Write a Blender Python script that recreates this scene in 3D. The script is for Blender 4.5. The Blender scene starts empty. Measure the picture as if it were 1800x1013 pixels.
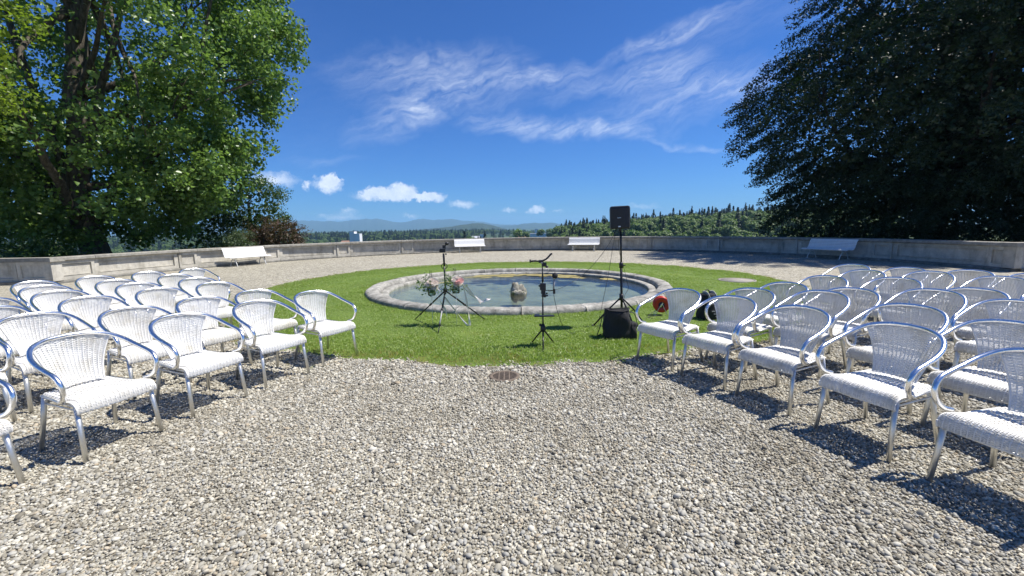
import bpy, bmesh, math, random
import numpy as np
from mathutils import Vector, Matrix

R = math.radians
SC = bpy.context.scene
COL = SC.collection
rng = np.random.default_rng(7)
random.seed(7)

# ------------------------------------------------------------------ camera
cam_d = bpy.data.cameras.new('camera')
cam = bpy.data.objects.new('camera', cam_d)
COL.objects.link(cam)
cam_d.sensor_width = 36
cam_d.lens = 15.0
cam_d.clip_end = 30000
cam_d.clip_start = 0.05
cam.matrix_world = (Matrix.Translation((0, 0, 1.6)) @ Matrix.Rotation(R(90 - 8.23), 4, 'X')
                    @ Matrix.Rotation(R(-1.0), 4, 'Z'))
SC.camera = cam

# ------------------------------------------------------------------ light
SUN_EL, SUN_AZ = 60.0, 6.0          # azimuth measured from +X towards +Y
world = bpy.data.worlds.new('World')
SC.world = world
world.use_nodes = True
world.cycles.sampling_method = 'MANUAL'
world.cycles.sample_map_resolution = 256
SKY_TINT = (0.215, 0.47, 0.90, 1)     # the clear deep blue of a dry summer noon
sun_d = bpy.data.lights.new('sun', 'SUN')
sun_d.energy = 5.0
sun_d.angle = R(0.53)
sun_d.color = (1.0, 0.955, 0.88)
sun = bpy.data.objects.new('sun', sun_d)
COL.objects.link(sun)
sdir = Vector((math.cos(R(SUN_EL)) * math.cos(R(SUN_AZ)), math.cos(R(SUN_EL)) * math.sin(R(SUN_AZ)), math.sin(R(SUN_EL))))
sun.rotation_euler = sdir.to_track_quat('Z', 'Y').to_euler()
SC.view_settings.view_transform = 'Standard'
SC.view_settings.look = 'None'
SC.view_settings.gamma = 1
SC.view_settings.exposure = 0.56
SC.render.engine = 'CYCLES'
SC.cycles.use_denoising = True
SC.cycles.max_bounces = 6
SC.cycles.transparent_max_bounces = 12
SC.cycles.volume_bounces = 1
SC.cycles.sample_clamp_indirect = 8
SC.cycles.caustics_reflective = False
SC.cycles.caustics_refractive = False


def N(nt, typ, **kw):
    n = nt.nodes.new(typ)
    for k, v in kw.items():
        if k in n.inputs:
            n.inputs[k].default_value = v
        else:
            setattr(n, k, v)
    return n


def mth(nt, op, a, b=None, c=None, clamp=False):
    n = nt.nodes.new('ShaderNodeMath')
    n.operation = op
    n.use_clamp = clamp
    for i, v in enumerate((a, b, c)):
        if v is None:
            continue
        if isinstance(v, (int, float)):
            n.inputs[i].default_value = v
        else:
            nt.links.new(v, n.inputs[i])
    return n.outputs[0]


def build_world():
    nt = world.node_tree
    nt.nodes.clear()
    L = nt.links.new
    out = N(nt, 'ShaderNodeOutputWorld')
    bg = N(nt, 'ShaderNodeBackground')
    bg.inputs['Strength'].default_value = 0.095
    sky = N(nt, 'ShaderNodeTexSky', sky_type='NISHITA', sun_disc=False)
    sky.sun_elevation = R(SUN_EL)
    sky.sun_rotation = R(90 - SUN_AZ)
    sky.altitude = 400
    sky.air_density = 1.0
    sky.dust_density = 0.35
    sky.ozone_density = 2.5
    hsv = N(nt, 'ShaderNodeHueSaturation')
    hsv.inputs['Saturation'].default_value = 1.0
    hsv.inputs['Value'].default_value = 1.0
    L(sky.outputs[0], hsv.inputs['Color'])
    deep = N(nt, 'ShaderNodeMix', data_type='RGBA', blend_type='MULTIPLY')
    deep.inputs[0].default_value = 1.0; deep.inputs[7].default_value = SKY_TINT
    L(hsv.outputs[0], deep.inputs[6])
    tc = N(nt, 'ShaderNodeTexCoord')
    sep = N(nt, 'ShaderNodeSeparateXYZ')
    L(tc.outputs['Generated'], sep.inputs[0])
    x, y, z = sep.outputs
    az = mth(nt, 'MULTIPLY', mth(nt, 'ARCTAN2', x, y), 180 / math.pi)      # degrees, 0 = +Y, + = east (+X)
    el = mth(nt, 'MULTIPLY', mth(nt, 'ARCSINE', z), 180 / math.pi)
    comb = N(nt, 'ShaderNodeCombineXYZ')
    L(az, comb.inputs[0]); L(el, comb.inputs[1])
    base = comb.outputs[0]

    # domain warp shared by all clouds
    wn = N(nt, 'ShaderNodeTexNoise', Scale=0.22, Detail=3.0, Roughness=0.6)
    L(base, wn.inputs['Vector'])
    wsub = N(nt, 'ShaderNodeVectorMath', operation='SUBTRACT'); L(wn.outputs['Color'], wsub.inputs[0]); wsub.inputs[1].default_value = (.5, .5, .5)
    wsc = N(nt, 'ShaderNodeVectorMath', operation='SCALE'); L(wsub.outputs[0], wsc.inputs[0]); wsc.inputs['Scale'].default_value = 3.0
    wadd = N(nt, 'ShaderNodeVectorMath', operation='ADD'); L(base, wadd.inputs[0]); L(wsc.outputs[0], wadd.inputs[1])
    warped = wadd.outputs[0]

    def streak_noise(angle, sx, sy, detail=7.0, rough=0.62, off=(0, 0, 0)):
        mp = N(nt, 'ShaderNodeMapping', vector_type='TEXTURE')
        mp.inputs['Location'].default_value = off
        mp.inputs['Rotation'].default_value = (0, 0, R(angle))
        mp.inputs['Scale'].default_value = (sx, sy, 1)
        L(warped, mp.inputs['Vector'])
        n = N(nt, 'ShaderNodeTexNoise', Scale=1.0, Detail=detail, Roughness=rough)
        L(mp.outputs[0], n.inputs['Vector'])
        return n.outputs['Fac']

    def spot(src, a, e, ra, re, rot, k, acc):
        """soft ellipse in degrees of azimuth / elevation, added to acc"""
        mp = N(nt, 'ShaderNodeMapping', vector_type='TEXTURE')
        mp.inputs['Location'].default_value = (a, e, 0)
        mp.inputs['Rotation'].default_value = (0, 0, R(rot))
        mp.inputs['Scale'].default_value = (ra, re, 1)
        L(src, mp.inputs['Vector'])
        g = N(nt, 'ShaderNodeTexGradient', gradient_type='SPHERICAL')
        L(mp.outputs[0], g.inputs['Vector'])
        return mth(nt, 'MULTIPLY_ADD', g.outputs['Fac'], k, acc if acc is not None else 0.0)

    def streak(a0, e0, a1, e1, w, k, acc):
        return spot(warped, (a0 + a1) / 2, (e0 + e1) / 2, math.hypot(a1 - a0, e1 - e0) * .62, w * 1.25, math.degrees(math.atan2(e1 - e0, a1 - a0)), k * 1.25, acc)

    fine = streak_noise(13, 7.5, 0.75, 6.0, 0.62)
    fineb = streak_noise(24, 5.5, 0.6, 6.0, 0.62, (13, 4, 0))
    wis = mth(nt, 'MULTIPLY', mth(nt, 'SUBTRACT', mth(nt, 'MULTIPLY_ADD', fine, 0.55, mth(nt, 'MULTIPLY', fineb, 0.45)), 0.36, clamp=True), 3.2, clamp=True)
    acc = None
    for s in [(-22, 18.2, 2, 20.4, 2.2, .55), (-19, 16.5, 6, 17.6, 3.4, .50), (-20, 11.0, -4, 17.8, 2.4, .75), (-13, 12.8, -9, 16.2, 1.2, .6),
              (-3, 17.5, 11, 18.6, 1.3, .85), (9, 18.6, 29, 23.2, 1.0, .75), (12, 16.6, 24, 18.2, 1.7, .95),
              (-6, 13.2, 12, 11.8, 1.5, .95), (5, 12.2, 20, 10.8, 1.2, .85), (17, 10.2, 27, 8.2, .45, .7), (9, 12.5, 31, 15.8, 3.0, .6),
              (20, 15.8, 32, 14.2, 1.4, .6), (4, 15.2, 14, 18.0, 1.2, .5), (-27, 7.8, -18, 8.6, .5, .25), (14, 19.5, 34, 21.5, 2.2, .22)]:
        acc = streak(*s, acc)
    # thin cirrus drifting over the rest of the sky
    big = N(nt, 'ShaderNodeTexNoise', Scale=0.035, Detail=3.0)
    L(base, big.inputs['Vector'])
    gen = mth(nt, 'MULTIPLY', mth(nt, 'SUBTRACT', big.outputs['Fac'], 0.56, clamp=True), 0.5)
    cir = mth(nt, 'MULTIPLY', mth(nt, 'ADD', acc, gen), wis)
    cir = mth(nt, 'MULTIPLY', mth(nt, 'ADD', cir, mth(nt, 'MULTIPLY', acc, 0.11)), 0.42, clamp=True)

    # small fair-weather cumulus low over the horizon
    cn = N(nt, 'ShaderNodeTexNoise', Scale=0.9, Detail=7.0, Roughness=0.68)
    L(base, cn.inputs['Vector'])
    csub = N(nt, 'ShaderNodeVectorMath', operation='SUBTRACT'); L(cn.outputs['Color'], csub.inputs[0]); csub.inputs[1].default_value = (.5, .5, .5)
    csc = N(nt, 'ShaderNodeVectorMath', operation='MULTIPLY'); L(csub.outputs[0], csc.inputs[0]); csc.inputs[1].default_value = (3.2, 2.0, 0)
    cadd = N(nt, 'ShaderNodeVectorMath', operation='ADD'); L(base, cadd.inputs[0]); L(csc.outputs[0], cadd.inputs[1])
    cum = None
    for a, e, ra, re, k in [(-22.6, 5.4, 1.9, 1.25, 1), (-22.2, 6.0, 1.1, .8, 1), (-15.3, 4.1, 5.4, .85, 1), (-14.0, 4.9, 2.2, .8, 1), (-17.4, 4.7, 1.9, .7, 1), (-11.6, 4.0, 2.6, .6, .9),
                              (-10.0, 3.9, 1.8, .75, .9), (-6.3, 3.0, 2.2, .6, .55), (3.5, 2.0, 1.5, .6, .8), (-0.3, 2.1, 1.2, .3, .4),
                              (-24.9, 5.2, .6, .6, .6), (-28.2, 5.8, 3.0, 1.0, .55), (-20.6, 2.2, 1.6, .4, .3), (-13.0, 1.6, 1.0, .4, .4), (-21.5, 1.5, 3.0, .5, .35),
                              (6.2, 2.0, .8, .25, .3), (17, 2.2, 2.5, .4, .18), (48, 4.5, 6, 1.2, .7), (-62, 5, 7, 1.4, .8), (110, 5, 8, 1.5, .8), (170, 4, 6, 1.3, .8), (-120, 4, 7, 1.3, .8)]:
        cum = spot(cadd.outputs[0], a, e, ra, re, 0, k * 1.9, cum)
    cum = mth(nt, 'MULTIPLY', mth(nt, 'MINIMUM', cum, 1.0), mth(nt, 'MULTIPLY_ADD', cn.outputs['Fac'], 0.9, 0.38), clamp=True)
    white = N(nt, 'ShaderNodeRGB'); white.outputs[0].default_value = (7.0, 7.6, 8.6, 1)
    m1 = N(nt, 'ShaderNodeMix', data_type='RGBA')
    L(cir, m1.inputs[0]); L(deep.outputs[2], m1.inputs[6]); L(white.outputs[0], m1.inputs[7])
    m2 = N(nt, 'ShaderNodeMix', data_type='RGBA')
    L(cum, m2.inputs[0]); L(m1.outputs[2], m2.inputs[6]); L(white.outputs[0], m2.inputs[7])
    L(m2.outputs[2], bg.inputs['Color'])
    L(bg.outputs[0], out.inputs[0])


build_world()

# ------------------------------------------------------------------ helpers


def tag(o, label=None, cat=None, group=None, kind=None):
    if label: o['label'] = label
    if cat: o['category'] = cat
    if group: o['group'] = group
    if kind: o['kind'] = kind
    return o


def empty(name, loc=(0, 0, 0), rz=0.0):
    o = bpy.data.objects.new(name, None)
    o.empty_display_size = 0.1
    o.location = loc
    o.rotation_euler = (0, 0, rz)
    COL.objects.link(o)
    return o


def link(name, me, parent=None, loc=(0, 0, 0), rot=(0, 0, 0), scale=(1, 1, 1)):
    o = bpy.data.objects.new(name, me)
    o.location = loc
    o.rotation_euler = rot
    o.scale = scale
    COL.objects.link(o)
    if parent is not None:
        o.parent = parent
    return o


def np_mesh(name, verts, faces, mat=None, smooth=False):
    """verts (n,3) array, faces (m,k) array, k constant"""
    verts = np.asarray(verts, np.float32); faces = np.asarray(faces, np.int32)
    me = bpy.data.meshes.new(name)
    m, k = faces.shape
    me.vertices.add(len(verts)); me.vertices.foreach_set('co', verts.ravel())
    me.loops.add(m * k); me.loops.foreach_set('vertex_index', faces.ravel())
    me.polygons.add(m)
    me.polygons.foreach_set('loop_start', np.arange(0, m * k, k, dtype=np.int32))
    me.polygons.foreach_set('loop_total', np.full(m, k, np.int32))
    if smooth:
        me.polygons.foreach_set('use_smooth', np.ones(m, bool))
    me.update(calc_edges=True)
    if mat: me.materials.append(mat)
    return me


def catmull(pts, n=8):
    P = [Vector(p) for p in pts]
    P = [P[0] * 2 - P[1]] + P + [P[-1] * 2 - P[-2]]
    out = []
    for i in range(1, len(P) - 2):
        for k in range(n):
            t = k / n
            a, b, c, d = P[i - 1], P[i], P[i + 1], P[i + 2]
            out.append(0.5 * ((2 * b) + (c - a) * t + (2 * a - 5 * b + 4 * c - d) * t * t + (3 * b - a - 3 * c + d) * t ** 3))
    out.append(P[-2])
    return out


class MB:
    def __init__(self):
        self.v = []; self.f = []; self.s = []

    def add(self, vs, fs, smooth=False):
        b = len(self.v)
        self.v += [tuple(p) for p in vs]
        self.f += [tuple(b + i for i in f) for f in fs]
        self.s += [smooth] * len(fs)
        return self

    def box(self, c, s, m=None):
        x, y, z = s[0] / 2, s[1] / 2, s[2] / 2
        vs = [Vector((sx * x, sy * y, sz * z)) for sx in (-1, 1) for sy in (-1, 1) for sz in (-1, 1)]
        if m: vs = [m @ v for v in vs]
        vs = [v + Vector(c) for v in vs]
        return self.add(vs, [(0, 1, 3, 2), (4, 6, 7, 5), (0, 4, 5, 1), (2, 3, 7, 6), (0, 2, 6, 4), (1, 5, 7, 3)])

    def tube(self, pts, r, n=8, caps=True, flat=1.0, close=False):
        pts = [Vector(p) for p in pts]
        rs = r if isinstance(r, (list, tuple)) else [r] * len(pts)
        vs = []; fs = []
        up = None
        for i, p in enumerate(pts):
            t = (pts[min(i + 1, len(pts) - 1)] - pts[max(i - 1, 0)])
            if t.length < 1e-9: t = Vector((0, 0, 1))
            t.normalize()
            if up is None:
                up = Vector((0, 0, 1)) if abs(t.z) < .9 else Vector((1, 0, 0))
            a = up - t * up.dot(t)
            if a.length < 1e-6:
                a = Vector((0, 1, 0)) - t * t.y
            a.normalize(); up = a
            b = t.cross(a)
            for k in range(n):
                w = 2 * math.pi * k / n
                vs.append(p + (a * math.cos(w) * flat + b * math.sin(w)) * rs[i])
        for i in range(len(pts) - 1):
            for k in range(n):
                fs.append((i * n + k, i * n + (k + 1) % n, (i + 1) * n + (k + 1) % n, (i + 1) * n + k))
        if caps:
            fs.append(tuple(reversed(range(n))))
            fs.append(tuple(range((len(pts) - 1) * n, len(pts) * n)))
        return self.add(vs, fs, True)

    def lathe(self, prof, n=24, c=(0, 0, 0), a0=0, a1=2 * math.pi, smooth=True):
        full = abs(a1 - a0 - 2 * math.pi) < 1e-6
        m = n if full else n + 1
        vs = []; fs = []
        k = len(prof)
        for i in range(m):
            a = a0 + (a1 - a0) * i / n
            for (r, z) in prof:
                vs.append((c[0] + r * math.cos(a), c[1] + r * math.sin(a), c[2] + z))
        for i in range(n):
            j = (i + 1) % m
            for q in range(k - 1):
                fs.append((i * k + q, j * k + q, j * k + q + 1, i * k + q + 1))
        if not full:
            fs.append(tuple(reversed(range(k)))); fs.append(tuple(range(n * k, n * k + k)))
        return self.add(vs, fs, smooth)

    def arcbox(self, r0, r1, z0, z1, a0, a1, n):
        return self.lathe([(r0, z0), (r1, z0), (r1, z1), (r0, z1), (r0, z0)], n, (0, 0, 0), a0, a1, False)

    def blob(self, c, s, n=10, m=7, noise=0.0, seed=0, pw=1.0):
        r_ = random.Random(seed)
        vs = [(c[0], c[1], c[2] - s[2])]; fs = []
        for i in range(1, m):
            ph = -math.pi / 2 + math.pi * i / m
            for k in range(n):
                th = 2 * math.pi * k / n
                q = 1 + r_.uniform(-noise, noise)
                cx = math.copysign(abs(math.cos(th)) ** pw, math.cos(th)); sy = math.copysign(abs(math.sin(th)) ** pw, math.sin(th))
                rr = abs(math.cos(ph)) ** pw; zz = math.copysign(abs(math.sin(ph)) ** pw, math.sin(ph))
                vs.append((c[0] + s[0] * rr * cx * q, c[1] + s[1] * rr * sy * q, c[2] + s[2] * zz * q))
        vs.append((c[0], c[1], c[2] + s[2]))
        for k in range(n):
            fs.append((0, 1 + (k + 1) % n, 1 + k))
        for i in range(m - 2):
            for k in range(n):
                a = 1 + i * n + k; b = 1 + i * n + (k + 1) % n
                fs.append((a, b, b + n, a + n))
        t = len(vs) - 1; o = 1 + (m - 2) * n
        for k in range(n):
            fs.append((o + k, o + (k + 1) % n, t))
        return self.add(vs, fs, True)

    def mesh(self, name, mat):
        me = bpy.data.meshes.new(name)
        me.from_pydata(self.v, [], self.f)
        me.polygons.foreach_set('use_smooth', self.s)
        me.update()
        me.materials.append(mat)
        return me

    def build(self, name, mat, parent=None, **kw):
        return link(name, self.mesh(name, mat), parent, **kw)


def copy_tree(o, parent=None):
    c = o.copy(); COL.objects.link(c); c.parent = parent
    for ch in o.children:
        copy_tree(ch, c)
    return c


# ------------------------------------------------------------------ materials
def mat_new(name):
    m = bpy.data.materials.new(name)
    m.use_nodes = True
    nt = m.node_tree
    nt.nodes.clear()
    out = N(nt, 'ShaderNodeOutputMaterial')
    p = N(nt, 'ShaderNodeBsdfPrincipled')
    nt.links.new(p.outputs[0], out.inputs[0])
    return m, nt, p, out


def simple(name, col, rough=.5, metal=0., var=0.12, scale=30, bump=0.0, bscale=200, spec=.5):
    m, nt, p, out = mat_new(name)
    p.inputs['Roughness'].default_value = rough
    p.inputs['Metallic'].default_value = metal
    p.inputs['Specular IOR Level'].default_value = spec
    tc = N(nt, 'ShaderNodeTexCoord')
    n = N(nt, 'ShaderNodeTexNoise', Scale=scale, Detail=5.0, Roughness=.6)
    nt.links.new(tc.outputs['Object'], n.inputs['Vector'])
    cr = N(nt, 'ShaderNodeValToRGB')
    cr.color_ramp.elements[0].position = .3; cr.color_ramp.elements[1].position = .7
    cr.color_ramp.elements[0].color = (*[c * (1 - var) for c in col], 1)
    cr.color_ramp.elements[1].color = (*[min(1, c * (1 + var)) for c in col], 1)
    nt.links.new(n.outputs['Fac'], cr.inputs[0])
    nt.links.new(cr.outputs[0], p.inputs['Base Color'])
    rr = N(nt, 'ShaderNodeMapRange'); rr.inputs[3].default_value = max(0, rough - .08); rr.inputs[4].default_value = min(1, rough + .1)
    nt.links.new(n.outputs['Fac'], rr.inputs[0]); nt.links.new(rr.outputs[0], p.inputs['Roughness'])
    if bump:
        n2 = N(nt, 'ShaderNodeTexNoise', Scale=bscale, Detail=4.0)
        nt.links.new(tc.outputs['Object'], n2.inputs['Vector'])
        b = N(nt, 'ShaderNodeBump'); b.inputs['Strength'].default_value = bump; b.inputs['Distance'].default_value = .01
        nt.links.new(n2.outputs['Fac'], b.inputs['Height']); nt.links.new(b.outputs[0], p.inputs['Normal'])
    return m


def ramp(nt, src, stops):
    cr = N(nt, 'ShaderNodeValToRGB')
    els = cr.color_ramp.elements
    while len(els) < len(stops): els.new(.5)
    for e, (p, c) in zip(els, stops):
        e.position = p; e.color = (*c, 1)
    nt.links.new(src, cr.inputs[0])
    return cr.outputs[0]


def mixc(nt, fac, a, b, blend='MIX'):
    n = N(nt, 'ShaderNodeMix', data_type='RGBA', blend_type=blend)
    for s, v in ((0, fac), (6, a), (7, b)):
        if isinstance(v, (int, float)): n.inputs[s].default_value = v
        elif isinstance(v, tuple): n.inputs[s].default_value = (*v, 1)
        else: nt.links.new(v, n.inputs[s])
    return n.outputs[2]


PEB = [(0, (.165, .15, .117)), (.2, (.29, .267, .214)), (.42, (.40, .375, .305)), (.58, (.36, .352, .318)), (.75, (.48, .453, .38)), (.90, (.62, .595, .51)), (1, (.40, .33, .23))]


def mat_pebble():
    m, nt, p, out = mat_new('pebble')
    oi = N(nt, 'ShaderNodeObjectInfo')
    c = ramp(nt, oi.outputs['Random'], PEB)
    tc = N(nt, 'ShaderNodeTexCoord')
    n = N(nt, 'ShaderNodeTexNoise', Scale=2.2, Detail=5.0, Roughness=.65)
    nt.links.new(tc.outputs['Object'], n.inputs['Vector'])
    k = ramp(nt, n.outputs['Fac'], [(.25, (.72, .72, .72)), (.75, (1.18, 1.17, 1.15))])
    pn = N(nt, 'ShaderNodeTexNoise', Scale=1.3, Detail=4.0, Roughness=.6)
    nt.links.new(oi.outputs['Location'], pn.inputs['Vector'])
    k = mixc(nt, 1.0, k, ramp(nt, pn.outputs['Fac'], [(.32, (.80, .78, .74)), (.52, (1.0, 1.0, 1.0)), (.7, (1.12, 1.12, 1.12))]), 'MULTIPLY')
    nt.links.new(mixc(nt, 1.0, c, k, 'MULTIPLY'), p.inputs['Base Color'])
    p.inputs['Roughness'].default_value = .72
    p.inputs['Specular IOR Level'].default_value = .3
    return m


def mat_gravel_ground():
    m, nt, p, out = mat_new('gravel_ground')
    tc = N(nt, 'ShaderNodeTexCoord')
    v = N(nt, 'ShaderNodeTexVoronoi', Scale=42.0); v.feature = 'F1'
    nt.links.new(tc.outputs['Object'], v.inputs['Vector'])
    sep = N(nt, 'ShaderNodeSeparateColor'); nt.links.new(v.outputs['Color'], sep.inputs[0])
    c = ramp(nt, sep.outputs[0], PEB)
    gap = ramp(nt, v.outputs['Distance'], [(.45, (1, 1, 1)), (.85, (.30, .28, .25))])  # shade between pebbles put into the colour, darkening the cell edges
    big = N(nt, 'ShaderNodeTexNoise', Scale=.6, Detail=6.0, Roughness=.6)
    nt.links.new(tc.outputs['Object'], big.inputs['Vector'])
    spk = N(nt, 'ShaderNodeTexNoise', Scale=5.0, Detail=9.0, Roughness=.85)
    nt.links.new(tc.outputs['Object'], spk.inputs['Vector'])
    sg = ramp(nt, spk.outputs['Fac'], [(.36, (.55, .54, .52)), (.5, (1.0, 1.0, 1.0)), (.64, (1.5, 1.48, 1.42))])
    c = mixc(nt, 1.0, c, sg, 'MULTIPLY')
    bg = ramp(nt, big.outputs['Fac'], [(.3, (.90, .89, .86)), (.7, (1.10, 1.09, 1.06))])
    c = mixc(nt, 1.0, mixc(nt, 1.0, c, gap, 'MULTIPLY'), bg, 'MULTIPLY')
    nt.links.new(c, p.inputs['Base Color'])
    p.inputs['Roughness'].default_value = .85
    b = N(nt, 'ShaderNodeBump', invert=True); b.inputs['Strength'].default_value = .9; b.inputs['Distance'].default_value = .012
    nt.links.new(v.outputs['Distance'], b.inputs['Height']); nt.links.new(b.outputs[0], p.inputs['Normal'])
    return m


def mat_stone(name, light, dark, stain=(.07, .07, .06), scale=6, stain_amt=.5, bump=.4, bscale=60, side=0):
    m, nt, p, out = mat_new(name)
    tc = N(nt, 'ShaderNodeTexCoord')
    oi = N(nt, 'ShaderNodeObjectInfo')
    addv = N(nt, 'ShaderNodeVectorMath', operation='ADD')
    nt.links.new(tc.outputs['Object'], addv.inputs[0]); nt.links.new(oi.outputs['Location'], addv.inputs[1])
    co = addv.outputs[0]
    n1 = N(nt, 'ShaderNodeTexNoise', Scale=scale, Detail=8.0, Roughness=.65)
    n2 = N(nt, 'ShaderNodeTexNoise', Scale=scale * .35, Detail=6.0, Roughness=.7)
    n3 = N(nt, 'ShaderNodeTexNoise', Scale=bscale, Detail=6.0, Roughness=.7)
    for n in (n1, n2, n3): nt.links.new(co, n.inputs['Vector'])
    c = ramp(nt, n1.outputs['Fac'], [(.3, dark), (.7, light)])
    sm = ramp(nt, n2.outputs['Fac'], [(.5 - .25 * stain_amt + .08, (0, 0, 0)), (.72, (1, 1, 1))])
    c = mixc(nt, mth(nt, 'MULTIPLY', sm, stain_amt), c, stain)
    if side:                                                   # rain streaks running down the face
        mp = N(nt, 'ShaderNodeMapping'); mp.inputs['Scale'].default_value = (1.5, 1.5, .45)
        gm = N(nt, 'ShaderNodeNewGeometry'); nt.links.new(gm.outputs['Position'], mp.inputs[0])
        n4 = N(nt, 'ShaderNodeTexNoise', Scale=1.6, Detail=7.0, Roughness=.7); nt.links.new(mp.outputs[0], n4.inputs['Vector'])
        c = mixc(nt, 1.0, c, ramp(nt, n4.outputs['Fac'], [(.30, (.58, .57, .54)), (.52, (1, 1, 1)), (.72, (1.08, 1.07, 1.05))]), 'MULTIPLY')
    per = ramp(nt, oi.outputs['Random'], [(0, (.88, .88, .87)), (1, (1.06, 1.05, 1.03))])
    c = mixc(nt, 1.0, c, per, 'MULTIPLY')
    pit = ramp(nt, n3.outputs['Fac'], [(.32, (.45, .45, .43)), (.48, (1, 1, 1))])
    c = mixc(nt, .55, c, mixc(nt, 1.0, c, pit, 'MULTIPLY'))
    nt.links.new(c, p.inputs['Base Color'])
    p.inputs['Roughness'].default_value = .85
    p.inputs['Specular IOR Level'].default_value = .25
    b = N(nt, 'ShaderNodeBump'); b.inputs['Strength'].default_value = bump; b.inputs['Distance'].default_value = .02
    nt.links.new(n3.outputs['Fac'], b.inputs['Height']); nt.links.new(b.outputs[0], p.inputs['Normal'])
    return m


def mat_leaf(name, cols, rough=.42, trans=.35, tcol=None, spec=.5):
    m, nt, p, out = mat_new(name)
    g = N(nt, 'ShaderNodeNewGeometry')
    c = ramp(nt, g.outputs['Random Per Island'], [(i / (len(cols) - 1), c) for i, c in enumerate(cols)])
    nt.links.new(c, p.inputs['Base Color'])
    p.inputs['Roughness'].default_value = rough
    p.inputs['Specular IOR Level'].default_value = spec
    t = N(nt, 'ShaderNodeBsdfTranslucent')
    tc = tcol or tuple(min(1, x * f) for x, f in zip(cols[len(cols) // 2], (1.5, 1.7, .7)))
    t.inputs['Color'].default_value = (*tc, 1)
    mx = N(nt, 'ShaderNodeMixShader'); mx.inputs[0].default_value = trans
    nt.links.new(p.outputs[0], mx.inputs[1]); nt.links.new(t.outputs[0], mx.inputs[2]); nt.links.new(mx.outputs[0], out.inputs[0])
    return m


def mat_bark(name, a, b):
    m, nt, p, out = mat_new(name)
    tc = N(nt, 'ShaderNodeTexCoord')
    mp = N(nt, 'ShaderNodeMapping'); mp.inputs['Scale'].default_value = (5, 5, 1.2)
    nt.links.new(tc.outputs['Object'], mp.inputs[0])
    n = N(nt, 'ShaderNodeTexNoise', Scale=1.6, Detail=8.0, Roughness=.7)
    nt.links.new(mp.outputs[0], n.inputs['Vector'])
    nt.links.new(ramp(nt, n.outputs['Fac'], [(.35, a), (.65, b)]), p.inputs['Base Color'])
    p.inputs['Roughness'].default_value = .9
    bm = N(nt, 'ShaderNodeBump'); bm.inputs['Strength'].default_value = .9; bm.inputs['Distance'].default_value = .05
    nt.links.new(n.outputs['Fac'], bm.inputs['Height']); nt.links.new(bm.outputs[0], p.inputs['Normal'])
    return m


M = {}
M['pebble'] = mat_pebble()
M['ground'] = mat_gravel_ground()
M['wall'] = mat_stone('wall_stone', (.64, .61, .54), (.48, .455, .40), (.20, .19, .165), 5, .45, .5, 70, 1)
M['coping'] = mat_stone('coping_stone', (.44, .42, .375), (.27, .255, .225), (.09, .088, .078), 7, .6, .6, 60)
M['plinth'] = mat_stone('plinth_stone', (.33, .32, .29), (.19, .18, .16), (.06, .06, .052), 7, .8, .6, 60)
M['rim'] = mat_stone('basin_rim_stone', (.60, .58, .53), (.33, .32, .29), (.065, .065, .055), 10, .85, 1.0, 45)
M['rock'] = mat_stone('rock', (.52, .49, .42), (.19, .18, .15), (.05, .06, .03), 7, .6, 1.0, 30)
M['concrete'] = mat_stone('concrete', (.36, .335, .30), (.26, .24, .215), (.15, .14, .12), 6, .5, .4, 80)
M['alu'] = simple('polished_aluminium', (.90, .90, .90), .24, 1.0, .04, 60)
M['alu_leg'] = simple('satin_aluminium', (.76, .75, .71), .44, 1.0, .06, 60)
M['wicker'] = simple('white_wicker', (.80, .795, .78), .42, 0, .05, 90)


def weather_wicker():
    nt = M['wicker'].node_tree
    p = next(n for n in nt.nodes if n.type == 'BSDF_PRINCIPLED')
    src = p.inputs['Base Color'].links[0].from_socket
    oi = N(nt, 'ShaderNodeObjectInfo'); tc = N(nt, 'ShaderNodeTexCoord')
    ad = N(nt, 'ShaderNodeVectorMath', operation='ADD')
    nt.links.new(tc.outputs['Object'], ad.inputs[0]); nt.links.new(oi.outputs['Location'], ad.inputs[1])
    n = N(nt, 'ShaderNodeTexNoise', Scale=7.0, Detail=5.0, Roughness=.65)
    nt.links.new(ad.outputs[0], n.inputs['Vector'])
    d = ramp(nt, n.outputs['Fac'], [(.30, (.82, .79, .72)), (.5, (1, 1, 1))])
    per = ramp(nt, oi.outputs['Random'], [(0, (.93, .92, .89)), (1, (1.03, 1.03, 1.03))])
    nt.links.new(mixc(nt, 1.0, mixc(nt, 1.0, src, d, 'MULTIPLY'), per, 'MULTIPLY'), p.inputs['Base Color'])


weather_wicker()
M['white_paint'] = simple('white_bench_paint', (.86, .86, .85), .4, 0, .05, 12)
M['iron_white'] = simple('white_iron', (.62, .62, .60), .5, 0, .1, 30)
M['black'] = simple('black_plastic', (.018, .018, .02), .45, 0, .2, 40)
M['black_metal'] = simple('black_metal', (.02, .02, .022), .32, .4, .2, 40)
M['grille'] = simple('speaker_grille', (.022, .023, .026), .55, 0, .2, 400, .5, 900)
M['fabric'] = simple('black_fabric', (.022, .022, .025), .8, 0, .25, 50, .5, 400)
M['fabric_grey'] = simple('grey_fabric', (.42, .42, .40), .8, 0, .12, 50, .4, 400)
M['red'] = simple('red_plastic', (.62, .035, .02), .35, 0, .1, 20)
M['grey_plastic'] = simple('grey_plastic', (.35, .35, .36), .4, 0, .1, 40)
M['chrome'] = simple('bare_steel', (.7, .7, .7), .25, 1, .05, 40)
M['white_plastic'] = simple('white_plastic', (.8, .8, .8), .4, 0, .03, 40)
M['rust'] = simple('rusty_iron', (.16, .125, .095), .8, .2, .3, 40, .4, 120)

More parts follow.
